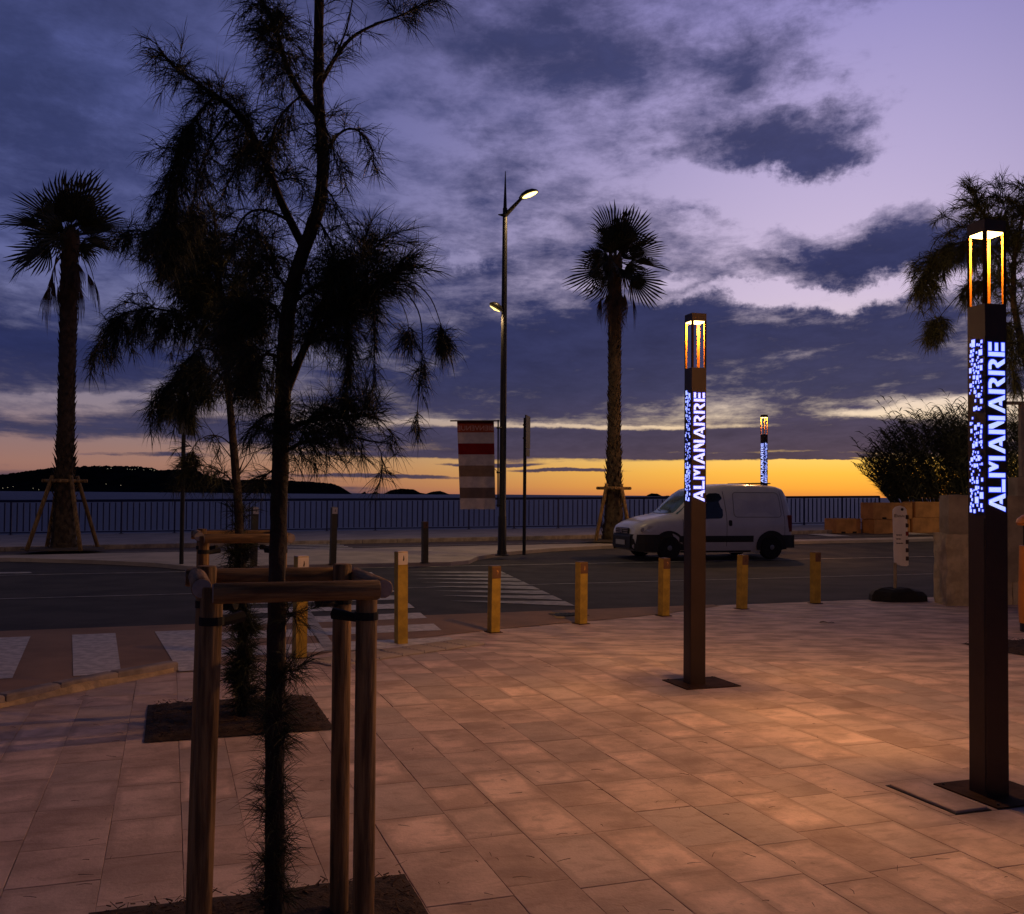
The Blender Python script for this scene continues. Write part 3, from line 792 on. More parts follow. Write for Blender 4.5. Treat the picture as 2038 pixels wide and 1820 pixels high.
# ------------------------------------------------------------------ street lamps and signs
def street_lamp(label, loc, power=1.0):
    t = thing('street_lamp', label, 'street lamp', loc, 0, 'street lamps along the road')
    pl = MB().tube([(0, 0, 0), (0, 0, .9), (0, 0, .92), (0, 0, 4), (0, 0, 8.14)], [.10, .10, .085, .075, .055], 12).build('pole', 'steel_dark', t, smooth=True)
    MB().tube([(0, 0, 8.10), (0, 0, 9.02)], [.045, .008], 8).build('spike', 'steel_dark', t)
    MB().lathe([(.17, 0), (.17, .02), (.12, .03), (.11, .12)], 14).build('foot', 'steel_dark', t)
    # upper arm and head, turned to the plaza side
    ar = MB().tube([(-.16, 0, 7.99), (0, -.02, 7.96), (.18, -.10, 8.13), (.38, -.2, 8.32)], [.012, .06, .05, .035], 8).build('arm', 'steel_dark', t)
    hd = MB(); 
    def head(mb, c, sx, sy, sz, tilt, yaw):
        m3 = Matrix.Rotation(yaw, 3, 'Z') @ Matrix.Rotation(tilt, 3, 'Y')
        prof = [(-.5, .25, .35), (-.3, .42, .8), (0, .5, 1.0), (.3, .44, .8), (.5, .22, .35)]
        vs = []; n = 10
        for (u, wd, ht) in prof:
            for k in range(n):
                a = math.pi * k / (n - 1)
                vs.append(Vector(c) + m3 @ Vector((u * sx, math.cos(a) * wd * sy, math.sin(a) * ht * sz)))
        fs = []
        for i in range(len(prof) - 1):
            for k in range(n - 1): fs.append((i * n + k, i * n + k + 1, (i + 1) * n + k + 1, (i + 1) * n + k))
        fs += [tuple(range(n)), tuple(range((len(prof) - 1) * n, len(prof) * n))]
        mb.add(vs, fs)
        return m3
    m3 = head(hd, (.55, -.24, 8.38), .46, .30, .13, R(-18), R(-22)); h1 = hd.build('lamp_head', 'lamp_head', t, smooth=True)
    lens = MB(); n = 16
    lens.add([Vector((.55, -.24, 8.38)) + m3 @ Vector((.03 + math.cos(a) * .19, math.sin(a) * .115, -.006)) for a in [2 * math.pi * i / n for i in range(n)]] + [Vector((.55, -.24, 8.38)) + m3 @ Vector((.03, 0, -.06))], [(i, (i + 1) % n, n) for i in range(n)])
    lens.build('lens', 'lamp_lens', h1)
    hd2 = MB(); m3 = head(hd2, (-.20, -.05, 5.78), .34, .24, .13, R(-30), R(180)); h2 = hd2.build('lamp_head', 'lamp_head', t, smooth=True)
    MB().tube([(0, 0, 5.81), (-.1, -.02, 5.81)], .03, 8).build('bracket', 'steel_dark', h2)
    lens = MB(); lens.add([Vector((-.215, -.05, 5.76)) + m3 @ Vector((math.cos(a) * .14, math.sin(a) * .09, -.006)) for a in [2 * math.pi * i / n for i in range(n)]] + [Vector((-.215, -.05, 5.76)) + m3 @ Vector((0, 0, -.04))], [(i, (i + 1) % n, n) for i in range(n)])
    lens.build('lens', 'lamp_lens_low', h2)
    lamp('street_light', 'SPOT', 300 * power, (1, .66, .30), (.62, -.27, 8.27), t, .10, spot_size=R(150), spot_blend=.6)
    lamp('street_light', 'SPOT', 130 * power, (1, .66, .30), (-.25, -.05, 5.66), t, .08, spot_size=R(140), spot_blend=.6)
    return t


lp = g(999, 1106, .085)
street_lamp('tall street lamp with two lit heads and a top spike beside the striped banner', lp)
o2 = TN(*[c + d_ for c, d_ in zip(tn_of(lp.x, lp.y), (-21, 0))], .085); street_lamp('street lamp farther along the road before the palm by the headland', o2, 1.5)
o3 = TN(*[c + d_ for c, d_ in zip(tn_of(lp.x, lp.y), (21, 0))], .085); street_lamp('street lamp farther along the road past the concrete blocks', o3, 1.5)


def sign_post(px, py, top, p_top, p_bot, label, two, wpx=14):
    b = g(px, py, .085); t = thing('road_sign', label, 'road sign', b, R(0))
    zt = at(px, top, b.y).z - b.z; z1 = at(px, p_top, b.y).z - b.z; z2 = at(px, p_bot, b.y).z - b.z
    MB().tube([(0, 0, 0), (0, 0, zt)], .042, 10).build('pole', 'steel_dark', t, smooth=True)
    m3 = Matrix.Rotation(R(80), 3, 'Z')
    MB().box((.06, 0, (z1 + z2) / 2), (.62, .03, z1 - z2), mat3=m3).build('panel', 'steel_dark', t)
    for zz in (.3, .7): MB().box((.02, 0, z2 + (z1 - z2) * zz), (.5, .07, .04), mat3=m3).build('clamp', 'lamp_head', t)
    if two: MB().box((.06, 0, z2 - .1), (.55, .025, .17), mat3=m3).build('lower_plate', 'steel_dark', t)


sign_post(1043, 1105, 832, 828, 893, 'road sign seen edge on beside the lamp with the banner', True)
sign_post(361, 1123, 800, 790, 866, 'thin road sign pole rising behind the drooping foliage', False)

# banner
bn = thing('banner', 'striped red and cream hanging banner with mirrored lettering beside the street lamp', 'banner', (lp.x, lp.y, lp.z))
by = lp.y - .12
bp = lambda px, py: at(px, py, by) - Vector((lp.x, lp.y, lp.z))
x0t, x1t, x0b, x1b = 909.5, 983, 916, 986
bands = [(838, 843.5, 'flag_dark'), (843.5, 861, 'flag_orange'), (861, 883, 'flag_cream'), (883, 905, 'flag_red'), (905, 927, 'flag_cream'), (927, 949, 'flag_tan'), (949, 971, 'flag_cream'), (971, 992, 'flag_brown'), (992, 1014, 'flag_cream')]


def cloth(px_u, py):
    k = (py - 838) / 176
    x = (x0t + (x1t - x0t) * px_u) * (1 - k) + (x0b + (x1b - x0b) * px_u) * k
    p = bp(x, py); p.y += .035 * math.sin(px_u * 9 + k * 3) * k + .02 * math.sin(k * 7 + px_u * 3)
    return p


for (ya, yb, mt) in bands:
    mb = MB(); nx, ny = 12, 5
    for j in range(ny + 1):
        for i in range(nx + 1): mb.v.append(tuple(cloth(i / nx, ya + (yb - ya) * j / ny)))
    for j in range(ny + 1):
        for i in range(nx + 1): p = cloth(i / nx, ya + (yb - ya) * j / ny); mb.v.append((p.x, p.y + .004, p.z))
    q_ = (nx + 1) * (ny + 1)
    for j in range(ny):
        for i in range(nx):
            a = j * (nx + 1) + i; mb.f.append((a, a + 1, a + nx + 2, a + nx + 1)); mb.f.append((a + q_, a + q_ + nx + 1, a + q_ + nx + 2, a + q_ + 1))
    mb.build('cloth_band', mt, bn, smooth=True)
MB().tube([bp(896, 838), bp(994, 838)], .016, 8).build('top_rod', 'steel_dark', bn)
MB().tube([bp(991.5, 836), bp(991, 1010)], .018, 8).build('side_rod', 'steel_dark', bn)
MB().tube([bp(984, 933), bp(991, 941)], .008, 6).build('tie', 'steel_dark', bn)
for yy in (852, 941, 1006): MB().tube([bp(988, yy), bp(999, yy)], .02, 6).build('bracket', 'steel_dark', bn)
cu_ = bpy.data.curves.new('lettering', 'FONT'); cu_.body = 'BIENVENUE'; cu_.size = .17; cu_.align_x = 'CENTER'
to = bpy.data.objects.new('lettering', cu_); sc.collection.objects.link(to)
bpy.context.view_layer.update()
me = bpy.data.meshes.new_from_object(to.evaluated_get(bpy.context.evaluated_depsgraph_get())); bpy.data.objects.remove(to)
for v in me.vertices:       # mirrored: the banner is seen from its back
    c = v.co.copy(); b0_ = cloth(.5 - c.x / .88, 857 - c.y / .012 * .98 * 1.0)
    v.co = (b0_.x, b0_.y - .006, b0_.z)
me.materials.clear(); me.materials.append(MATS['flag_text']); link('lettering', me, bn)

# ------------------------------------------------------------------ tree stakes and beds
def log(mb, a, b, r, n=14, rg=None):
    a, b = Vector(a), Vector(b); d = (b - a).normalized() * .006
    mb.tube([a, a + d, a.lerp(b, .33), a.lerp(b, .66), b - d, b], [r * .9, r, r * 1.01, r * .99, r, r * .9], n)


def stake_frame(label, cx, cy, rot, s, hgt, seed):
    rg = random.Random(seed)
    t = thing('tree_stakes', label, 'tree stakes', (cx, cy, 0), rot, 'timber frames staking the young trees')
    h = s / 2; r = .034
    for (ax, ay) in ((-1, -1), (1, -1), (1, 1), (-1, 1)):
        mb = MB(); tx, ty = ax * h + rg.uniform(-.012, .012), ay * h + rg.uniform(-.012, .012)
        log(mb, (tx + ax * rg.uniform(0, .02), ty, -.05), (ax * h, ay * h, hgt + (.045 if ay > 0 else .015)), r)
        st = mb.build('stake', 'wood', t, smooth=True)
        mb = MB(); mb.tube([(ax * h, ay * h, hgt - .075), (ax * h, ay * h, hgt - .10)], r * 1.12, 14); mb.tube([(ax * h, ay * h, hgt - .10), (ax * h * .6, ay * h * .7, hgt - .085)], [.012, .02], 6)
        mb.build('strap', 'strap', st)
    R_ = r * .92
    for (a, b) in (((-h + .0, -h - r * 1.6, hgt), (h + .03, -h - r * 1.6, hgt)), ((-h - r * .9, -h - r * .4, hgt + .012), (-h - r * .9, h + .06, hgt + .006)),
                   ((-h - .07, h + r * 1.6, hgt), (h + .03, h + r * 1.6, hgt)), ((h + r * 1.7, -h + .01, hgt - .004), (h + r * 1.7, h + .08, hgt - .004))):
        mb = MB(); log(mb, a, b, R_); o = mb.build('rail', 'wood_x' if abs(b[0] - a[0]) > abs(b[1] - a[1]) else 'wood_y', t, smooth=True)
        d = (Vector(b) - Vector(a)).normalized()
        MB().tube([Vector(a) - d * .001, Vector(a) + d * .004], R_ * .92, 14).build('cut_end', 'wood_end', o)
    return t


N1 = Vector((-.765, 3.30)); N2c = Vector((-1.86, 6.75))
stake_frame('dark timber frame of four stakes round the young tree trunk on the near mulch bed', N1.x, N1.y, PH2, .475, 1.245, 1)
f2 = stake_frame('orange lit timber frame round the second young tree trunk behind', N2c.x, N2c.y, PH2, .50, 1.245, 2)


def bed(label, cx, cy, sx, sy, seed, nch):
    rg = random.Random(seed)
    t = thing('mulch_bed', label, 'mulch bed', (cx, cy, 0), PH2)
    n = 22; mb = MB()
    for j in range(n + 1):
        for i in range(n + 1):
            x, y = (i / n - .5) * sx, (j / n - .5) * sy
            e = min(i, j, n - i, n - j) / n
            mb.v.append((x, y, .006 + min(.03, e * .3) * (1 + .8 * mnoise.noise(Vector((x * 9 + seed, y * 9, 0)))) + .008 * mnoise.noise(Vector((x * 31, y * 31, seed)))))
    for j in range(n):
        for i in range(n): a = j * (n + 1) + i; mb.f.append((a, a + 1, a + n + 2, a + n + 1))
    mb.build('mulch', 'mulch', t, smooth=True)
    mb = MB()
    for _ in range(nch):
        x, y = rg.uniform(-.475, .475) * sx, rg.uniform(-.475, .475) * sy; a = rg.uniform(0, 6.28); L = rg.uniform(.012, .045); wd = rg.uniform(.002, .006)
        m3 = Matrix.Rotation(a, 3, 'Z') @ Matrix.Rotation(rg.uniform(-.6, .6), 3, 'Y')
        mb.box((x, y, rg.uniform(.02, .045)), (L, wd, wd * .6), mat3=m3)
    mb.build('chips', 'chip', t, kind='stuff')
    return t


bed('square bed of dark bark mulch under the near young tree', N1.x - .02, N1.y - .03, 1.18, 1.18, 3, 1500)
bed('square bed of dark bark mulch under the second young tree', N2c.x - .02, N2c.y + .04, 1.17, 1.12, 4, 1200)
rt = g(2006, 1306); bed('bed of dark bark mulch at the paving edge behind the dark column', rt.x + .62, rt.y + .42, 1.17, 1.12, 6, 500)


# ------------------------------------------------------------------ casuarina trees
def ribbons(P, D, L, wid, droop, rs):
    """thin tapering needle strips; returns verts, faces arrays"""
    n = len(P); gv = np.array([0, 0, -1.0])
    D = D / np.linalg.norm(D, axis=1, keepdims=True)
    p1 = P + D * (L * .5)[:, None]
    d2 = D + gv * droop[:, None]; d2 /= np.linalg.norm(d2, axis=1, keepdims=True)
    p2 = p1 + d2 * (L * .5)[:, None]
    W = np.cross(D, rs.normal(size=(n, 3))); W /= np.linalg.norm(W, axis=1, keepdims=True) + 1e-9; W *= (wid * .5)[:, None]
    v = np.stack([P - W, P + W, p1 - W * .9, p1 + W * .9, p2], 1).reshape(-1, 3)
    o = (np.arange(n) * 5)[:, None]
    return v, (o + np.array([0, 1, 3, 2])).tolist() + (o + np.array([2, 3, 4])).tolist()


def resample(path, rad, step):
    P = np.array([list(p) for p in path]); seg = np.linalg.norm(np.diff(P, axis=0), axis=1); s = np.concatenate([[0], np.cumsum(seg)])
    n = max(3, int(s[-1] / step) + 1); u = np.linspace(0, s[-1], n)
    # smooth by sampling then averaging
    Q = np.stack([np.interp(u, s, P[:, i]) for i in range(3)], 1); r = np.interp(u, s, rad)
    for _ in range(2): Q[1:-1] = (Q[:-2] + 2 * Q[1:-1] + Q[2:]) / 4
    return Q, r, s[-1]


def casuarina(label, base, limbs, seed, nw, group='young feathery trees', dens_k=.92):
    rs = np.random.RandomState(seed); t = thing('casuarina_tree', label, 'tree', base, 0, group)
    b = np.array([base[0], base[1], base[2]])
    for kind, path, r0, r1, fo in limbs:
        Q, r, L = resample([Vector(p) - Vector(base) for p in path], np.linspace(r0, r1, len(path)), .035 if r0 > .01 else .025)
        mb = MB(); mb.tube([Vector(q) for q in Q], list(r), 9 if r0 > .02 else 6 if r0 > .006 else 4, jit=.06 if r0 > .02 else 0, rng=random.Random(seed))
        br = mb.build(kind, 'bark', t, smooth=True)
        if not fo: continue
        # fo: start, end (fraction), twigs per metre, twig length, twig droop, up bias, needles per metre of twig, needle length, needle droop
        for (s0, s1, tpm, tl, td, ub, npm, nl, nd) in fo:
            cnt = max(1, int(tpm * L * (s1 - s0) * dens_k)); PP, DD, LL, DR = [], [], [], []; tw = MB()
            for _ in range(cnt):
                k = rs.uniform(s0, s1) * (len(Q) - 1); i = min(int(k), len(Q) - 2); p = Q[i] + (Q[i + 1] - Q[i]) * (k - i)
                tg = Q[i + 1] - Q[i]; tg /= np.linalg.norm(tg) + 1e-9
                d = tg * rs.uniform(.1, .9) + rs.normal(size=3) * .62 + np.array([0, 0, ub]); d /= np.linalg.norm(d)
                ln = tl * rs.uniform(.45, 1.25); m = 6; cur = p.copy(); pts = [cur.copy()]
                for s_ in range(m):
                    d = d + np.array([0, 0, -td / m * 1.6]); d /= np.linalg.norm(d); cur = cur + d * ln / m; pts.append(cur.copy())
                pts = np.array(pts)
                if ln > .05: tw.tube([Vector(x) for x in pts[::2]], [.0016, .0014, .001, .0008][:len(pts[::2])], 3, cap=False)
                nn = max(4, int(npm * ln)); kk = rs.uniform(.08, 1, nn) * m; ii = np.minimum(kk.astype(int), m - 1)
                pos = pts[ii] + (pts[ii + 1] - pts[ii]) * (kk - ii)[:, None]; tt = (pts[ii + 1] - pts[ii]) / (ln / m)
                PP.append(pos); DD.append(tt * rs.uniform(.35, 1.1, nn)[:, None] + rs.normal(size=(nn, 3)) * .5); LL.append(nl * rs.uniform(.6, 1.7, nn)); DR.append(nd * rs.uniform(.3, 1.5, nn))
            P_, D_, L_, R_ = np.concatenate(PP), np.concatenate(DD), np.concatenate(LL), np.concatenate(DR)
            v, f = ribbons(P_, D_, L_, np.full(len(P_), nw) * rs.uniform(.7, 1.3, len(P_)), R_, rs)
            me = bpy.data.meshes.new('foliage'); me.from_pydata(v.tolist(), [], f); me.materials.append(MATS['needle'])
            link('foliage', me, br, kind='stuff')
            if tw.v: tw.build('twigs', 'bark', br, kind='stuff')
    return t


def pth(Y, *pts): return [at(p[0], p[1], Y + (p[2] if len(p) > 2 else 0)) for p in pts]


Y1 = 3.30
b1 = Vector((at(549, 1700, Y1).x, Y1, 0))
D_ = (55, .13, .8, .25, 300, .075, .5)      # dense standard
def fd(s0, s1, tpm=60, tl=.12, td=.8, ub=.2, npm=330, nl=.075, nd=.5): return (s0, s1, tpm, tl, td, ub, npm, nl, nd)


trunk1 = [b1] + pth(Y1, (546, 1700), (547, 1400), (551, 1150), (558, 900), (566, 700), (574, 610), (590, 535), (620, 458), (640, 395), (643, 300), (633, 200), (634, 80), (636, -60), (628, -260), (612, -420))
limbs1 = [
    ('trunk', trunk1, .034, .013, [fd(.035, .24, 330, .05, .2, .1, 300, .08, .3), fd(.40, .50, 60, .06, .2, .2, 300, .06, .3), fd(.62, .99, 40, .10, .5, .4, 300, .07, .4)]),
    ('branch', pth(Y1, (602, 488), (560, 405, .02), (530, 325, .05), (505, 270, .07), (470, 222, .1), (430, 190, .1), (380, 160, .1), (340, 130, .1), (316, 95, .1)), .015, .004, [fd(.25, .55, 60, .11), fd(.40, .72, 170, .13, 1.0, .0, 360, .08), fd(.6, 1.0, 120, .10, .7, .3)]),
    ('branch', pth(Y1, (430, 190, .1), (395, 225, .05), (360, 285), (340, 350), (330, 430), (328, 500)), .006, .002, [fd(.15, 1, 230, .13, 1.3, -.2, 330, .08, .8)]),
    ('branch', pth(Y1, (475, 225, .1), (430, 270, .15), (400, 330, .2), (385, 400, .2), (375, 470, .2)), .006, .002, [fd(.3, 1, 120, .12, 1.3, -.2, 300, .08, .8)]),
    ('branch', pth(Y1, (505, 272, .07), (480, 300, -.05), (465, 350, -.1), (440, 390, -.1)), .006, .002, [fd(.1, 1, 70, .10, 1.0, 0)]),
    ('branch', pth(Y1, (634, 232), (600, 190, .05), (568, 130, .1), (548, 50, .1), (520, 0, .1), (490, -60, .1), (440, -110)), .012, .004, [fd(.25, .7, 190, .12, 1.0, .1, 340), fd(.5, 1, 120, .12, .7, .3)]),
    ('branch', pth(Y1, (600, 190, .05), (570, 215, .1), (545, 250, .15), (535, 310, .1), (540, 350, .1)), .006, .002, [fd(.1, 1, 130, .11, 1.0, -.1)]),
    ('branch', pth(Y1, (640, 165), (668, 112), (700, 72), (750, 47), (800, 32), (846, 4)), .008, .002, [fd(.05, .55, 60, .08, .4, .2), fd(.72, 1, 190, .08, .5, .2)]),
    ('branch', pth(Y1, (668, 112), (690, 60), (700, 10), (712, -60)), .004, .0015, [fd(.1, .7, 25, .06)]),
    ('branch', pth(Y1, (644, 305), (680, 258), (705, 250), (735, 280), (748, 310), (738, 345)), .005, .0015, [fd(.25, .55, 90, .07, .4, .2), fd(.7, 1, 90, .06, .8, -.1)]),
    ('branch', pth(Y1, (642, 370), (662, 390, -.05), (678, 430, -.05)), .005, .0015, [fd(.1, 1, 100, .09, .8, 0)]),
    ('branch', pth(Y1, (640, 240), (660, 280, -.05), (672, 340, -.08)), .005, .0015, [fd(.1, 1, 100, .09, 1.0, 0)]),
    ('branch', pth(Y1, (628, 430), (660, 480, -.05), (670, 540, -.08)), .005, .0015, [fd(.1, 1, 110, .09, 1.0, 0)]),
    ('branch', pth(Y1, (545, 365, .03), (585, 350, -.02), (615, 370, -.03)), .004, .0015, [fd(.1, 1, 70, .08, .6, .2)]),
    ('branch', pth(Y1, (575, 440, .02), (540, 420, -.05), (500, 415, -.1), (470, 450, -.1), (460, 510, -.1)), .006, .002, [fd(.15, 1, 75, .10, 1.0, -.1)]),
    # the heavy right limb
    ('branch', pth(Y1, (565, 792), (592, 728), (608, 682), (645, 645, -.04), (680, 621, -.05), (722, 590, -.05), (762, 560, -.05), (800, 535, -.05)), .016, .004, [fd(.30, .72, 230, .14, .6, .35, 380, .085), fd(.6, 1, 260, .12, .4, .5, 380, .085, .3)]),
    ('branch', pth(Y1, (610, 680), (640, 600, .1), (700, 540, .1), (735, 500, .1), (760, 480, .1)), .009, .003, [fd(.2, 1, 240, .13, .5, .4, 380, .085, .3)]),
    ('branch', pth(Y1, (577, 610), (610, 580, -.05), (650, 560, -.05), (700, 560, -.05)), .008, .003, [fd(.1, 1, 190, .13, .6, .3, 360)]),
    ('branch', pth(Y1, (690, 615, -.05), (694, 670, -.08), (692, 730, -.08), (688, 800, -.08)), .003, .001, [fd(.0, 1, 190, .07, 1.6, -.8, 330, .07, .9)]),
    ('branch', pth(Y1, (742, 575, -.05), (746, 640, -.1), (745, 710, -.1), (742, 790, -.1)), .003, .001, [fd(.0, 1, 90, .06, 1.6, -.8, 330, .065, .9)]),
    ('branch', pth(Y1, (770, 560, -.05), (820, 556, -.06), (858, 590, -.06), (876, 640, -.06), (882, 665, -.06)), .0028, .001, [fd(.88, 1, 900, .07, 1.5, -.6, 330, .07, .9), fd(.2, .5, 18, .05)]),
    ('branch', pth(Y1, (760, 570, -.05), (805, 575, -.1), (836, 620, -.1), (842, 680, -.1), (836, 750, -.1), (830, 830, -.1), (832, 850, -.1)), .0028, .001, [fd(.55, .75, 170, .05, 1.4, -.6, 330, .06, .8), fd(.88, 1, 170, .05, 1.4, -.6, 330, .06, .8)]),
    ('branch', pth(Y1, (755, 575, -.05), (790, 585, -.02), (812, 630, 0), (815, 670, 0)), .0025, .001, [fd(.85, 1, 700, .06, 1.2, -.4, 330, .065, .7)]),
    ('branch', pth(Y1, (730, 600, -.02), (770, 635, 0), (800, 665, 0)), .0025, .001, [fd(.25, .5, 80, .05, .6), fd(.5, 1, 20, .05)]),
    ('branch', pth(Y1, (790, 545, -.05), (825, 530, -.05), (834, 490, -.05), (832, 448, -.05)), .0018, .0006, [fd(0, .5, 20, .04)]),
    # middle right
    ('branch', pth(Y1, (560, 862), (610, 838, -.03), (660, 832, -.05), (720, 828, -.05), (775, 818, -.05)), .010, .002, [fd(.1, .85, 190, .10, .3, .6, 330, .075, .2), fd(.05, .6, 160, .09, .8, -.1, 330)]),
    ('branch', pth(Y1, (558, 905), (600, 880, -.05), (640, 872, -.08), (690, 868, -.08), (745, 880, -.08), (785, 885, -.08)), .007, .0015, [fd(.1, .7, 180, .09, .5, .1, 330), fd(.65, 1, 60, .06, 1.0, -.2)]),
    ('branch', pth(Y1, (745, 825, -.05), (770, 850, -.05), (785, 870, -.05)), .002, .001, [fd(.5, 1, 130, .05, 1.2, -.4)]),
    ('branch', pth(Y1, (735, 870, -.08), (758, 890, -.08), (762, 920, -.08), (760, 950, -.08)), .0015, .0006, [fd(.4, .9, 130, .045, 1.2, -.4)]),
    ('branch', pth(Y1, (655, 870, -.06), (648, 910, -.06), (645, 960, -.06)), .0012, .0005, [fd(.4, 1, 15, .03)]),
    # left of the trunk
    ('branch', pth(Y1, (572, 650), (540, 605, .05), (505, 590, .1), (478, 620, .1), (468, 680, .1), (462, 740, .1)), .010, .002, [fd(.1, .9, 210, .13, 1.0, .0, 350, .085, .7)]),
    ('branch', pth(Y1, (567, 720), (535, 700, -.05), (508, 715, -.1), (495, 770, -.1)), .008, .002, [fd(.1, 1, 190, .12, 1.0, 0, 350)]),
    ('branch', pth(Y1, (562, 830), (535, 820, -.03), (512, 835, -.05), (500, 865, -.05)), .006, .0015, [fd(.1, 1, 170, .09, .9, 0)]),
    ('branch', pth(Y1, (556, 930), (535, 935, -.03), (518, 960, -.04)), .004, .001, [fd(.1, 1, 130, .07, .8, .1)]),
    ('branch', pth(Y1, (580, 585), (545, 540, 0), (520, 480, .05), (505, 440, .05)), .006, .002, [fd(.1, 1, 150, .12, .9, .1)]),
    ('branch', pth(Y1, (548, 1235), (575, 1215, -.02), (596, 1225, -.03)), .004, .001, [fd(.1, 1, 150, .06, .3, .3)]),
    ('branch', pth(Y1, (547, 1350), (575, 1330, -.02), (592, 1335, -.02)), .004, .001, [fd(.1, 1, 230, .06, .3, .3)]),
]
casuarina('tall young feathery tree standing in the dark timber frame', b1, limbs1, 7, .0019)
Y2 = 6.75
b2 = Vector((at(486, 1300, Y2).x, Y2, 0))
trunk2 = [b2] + pth(Y2, (484, 1300), (480, 1150), (474, 1000), (464, 880), (456, 790), (449, 720), (442, 640), (434, 560), (430, 480), (426, 420))
K = dict(nl=.11, tl=.2, npm=240)
limbs2 = [
    ('trunk', trunk2, .040, .008, [fd(.02, .34, 260, .10, .3, .1, 330, .10, .3), fd(.36, .46, 60, .10, .3, .2, 200, .10, .3), fd(.72, 1, 90, .20, .8, .2, 240, .11)]),
    ('branch', pth(Y2, (447, 702), (420, 662, .1), (392, 645, .2), (350, 622, .2), (300, 612, .2), (250, 622, .2), (212, 655, .2), (190, 700, .2)), .012, .003, [fd(.28, .8, 120, .26, 1.4, .1, 260, .12, .9), fd(.75, 1, 45, .22, 1.6, -.2, 240, .11, .9)]),
    ('branch', pth(Y2, (452, 745), (425, 695, 0), (395, 692, 0), (360, 735, 0), (325, 780, 0), (310, 800, 0)), .009, .002, [fd(.35, 1, 150, .20, 1.6, -.2, 260, .11, .9)]),
    ('branch', pth(Y2, (454, 770), (428, 735, -.1), (395, 735, -.2), (372, 770, -.2), (366, 810, -.2)), .008, .002, [fd(.25, 1, 130, .18, 1.4, -.2, 260, .11, .9)]),
    ('branch', pth(Y2, (456, 790), (440, 745, -.2), (420, 740, -.2), (405, 775, -.2)), .005, .002, [fd(.2, 1, 90, .17, 1.4, -.2, 240, .11, .9)]),
    ('branch', pth(Y2, (465, 890), (440, 868, 0), (412, 866, 0), (388, 882, 0), (378, 905, 0)), .005, .0015, [fd(.3, .75, 28, .12, .8, 0, 200, .10), fd(.8, 1, 200, .11, .7, .1, 240, .10)]),
    ('branch', pth(Y2, (471, 925), (440, 885, .1), (415, 850, .1), (392, 818, .1)), .006, .001, None),
    ('branch', pth(Y2, (473, 945), (490, 905, 0), (494, 880, 0)), .005, .001, None),
    ('branch', pth(Y2, (473, 950), (500, 915, 0), (515, 880, 0)), .005, .001, None),
    ('branch', pth(Y2, (462, 862), (475, 830, 0), (482, 800, 0)), .004, .001, None),
    ('branch', pth(Y2, (479, 975), (450, 945, 0), (415, 928, 0), (385, 925, 0), (370, 945, 0)), .006, .0015, [fd(.3, 1, 120, .13, .8, .1, 240, .10)]),
    ('branch', pth(Y2, (442, 640), (415, 560, .1), (400, 500, .1), (398, 440, .1)), .009, .003, [fd(.1, 1, 190, .24, 1.2, .1, 260, .12, .8)]),
    ('branch', pth(Y2, (445, 670), (475, 600, .1), (492, 540, .1), (498, 480, .1)), .009, .003, [fd(.1, 1, 150, .24, 1.2, .1, 260, .12, .8)]),
    ('branch', pth(Y2, (436, 580), (390, 560, .2), (355, 520, .2), (335, 470, .2)), .008, .003, [fd(.2, 1, 150, .22, 1.3, 0, 260, .12, .8)]),
    ('branch', pth(Y2, (400, 520, .1), (345, 490, .1), (300, 462, .1), (255, 458, .1), (238, 470, .1)), .007, .002, [fd(.4, 1, 110, .18, 1.0, .1, 260, .11, .7)]),
    ('branch', pth(Y2, (450, 720), (475, 680, -.1), (492, 690, -.1), (500, 750, -.1)), .008, .002, [fd(.1, 1, 150, .20, 1.3, 0, 260, .11, .8)]),
]
casuarina('young feathery tree with bare lower twigs in the orange lit frame', b2, limbs2, 17, .0040, dens_k=.82)
Y3 = rt.y + .45
b3 = Vector((rt.x + .62, Y3, 0))
trunk3 = [b3] + pth(Y3, (2100, 1000), (2062, 800), (2034, 690), (2016, 600), (2018, 520), (2034, 440), (2046, 360))
limbs3 = [
    ('trunk', trunk3, .055, .012, [fd(.70, 1, 60, .2, .5, .4, 200, .12)]),
    ('branch', pth(Y3, (2016, 600), (1995, 520, 0), (1962, 487, 0), (1920, 480, 0), (1880, 492, 0), (1848, 530, 0), (1822, 580, 0)), .014, .003, [fd(.3, .95, 90, .30, 1.4, .0, 220, .14, .8), fd(.85, 1, 40, .2, 1.2, 0, 220, .13)]),
    ('branch', pth(Y3, (2018, 610), (1985, 560, .2), (1940, 560, .2), (1905, 590, .2), (1875, 625, .2), (1858, 650, .2)), .010, .003, [fd(.2, .6, 80, .26, 1.2, 0, 220, .14, .8), fd(.88, 1, 230, .18, 1.4, -.3, 240, .13, .8)]),
    ('branch', pth(Y3, (2018, 520), (1990, 470, 0), (1965, 440, 0), (1945, 410, 0), (1930, 385, 0)), .010, .003, [fd(.1, 1, 95, .24, .5, .5, 220, .13, .4)]),
    ('branch', pth(Y3, (2020, 500), (2008, 450, .1), (1998, 410, .1), (1994, 380, .1)), .008, .003, [fd(.1, 1, 75, .2, .4, .6, 220, .12, .3)]),
    ('branch', pth(Y3, (1962, 487), (1930, 455, .1), (1905, 440, .1), (1880, 432, .1)), .006, .002, [fd(.1, .6, 60, .2, .6, .2, 220, .12), fd(.8, 1, 60, .14, .5, .2, 220, .12)]),
    ('branch', pth(Y3, (2030, 660), (2000, 640, -.2), (1975, 660, -.2), (1960, 700, -.2)), .008, .002, [fd(.3, 1, 70, .22, 1.2, -.1, 220, .13, .8)]),
    ('branch', pth(Y3, (2040, 700), (2015, 680, -.4), (2012, 720, -.4), (2020, 760, -.4)), .008, .002, [fd(.3, 1, 60, .22, 1.2, -.1, 220, .13, .8)]),
]
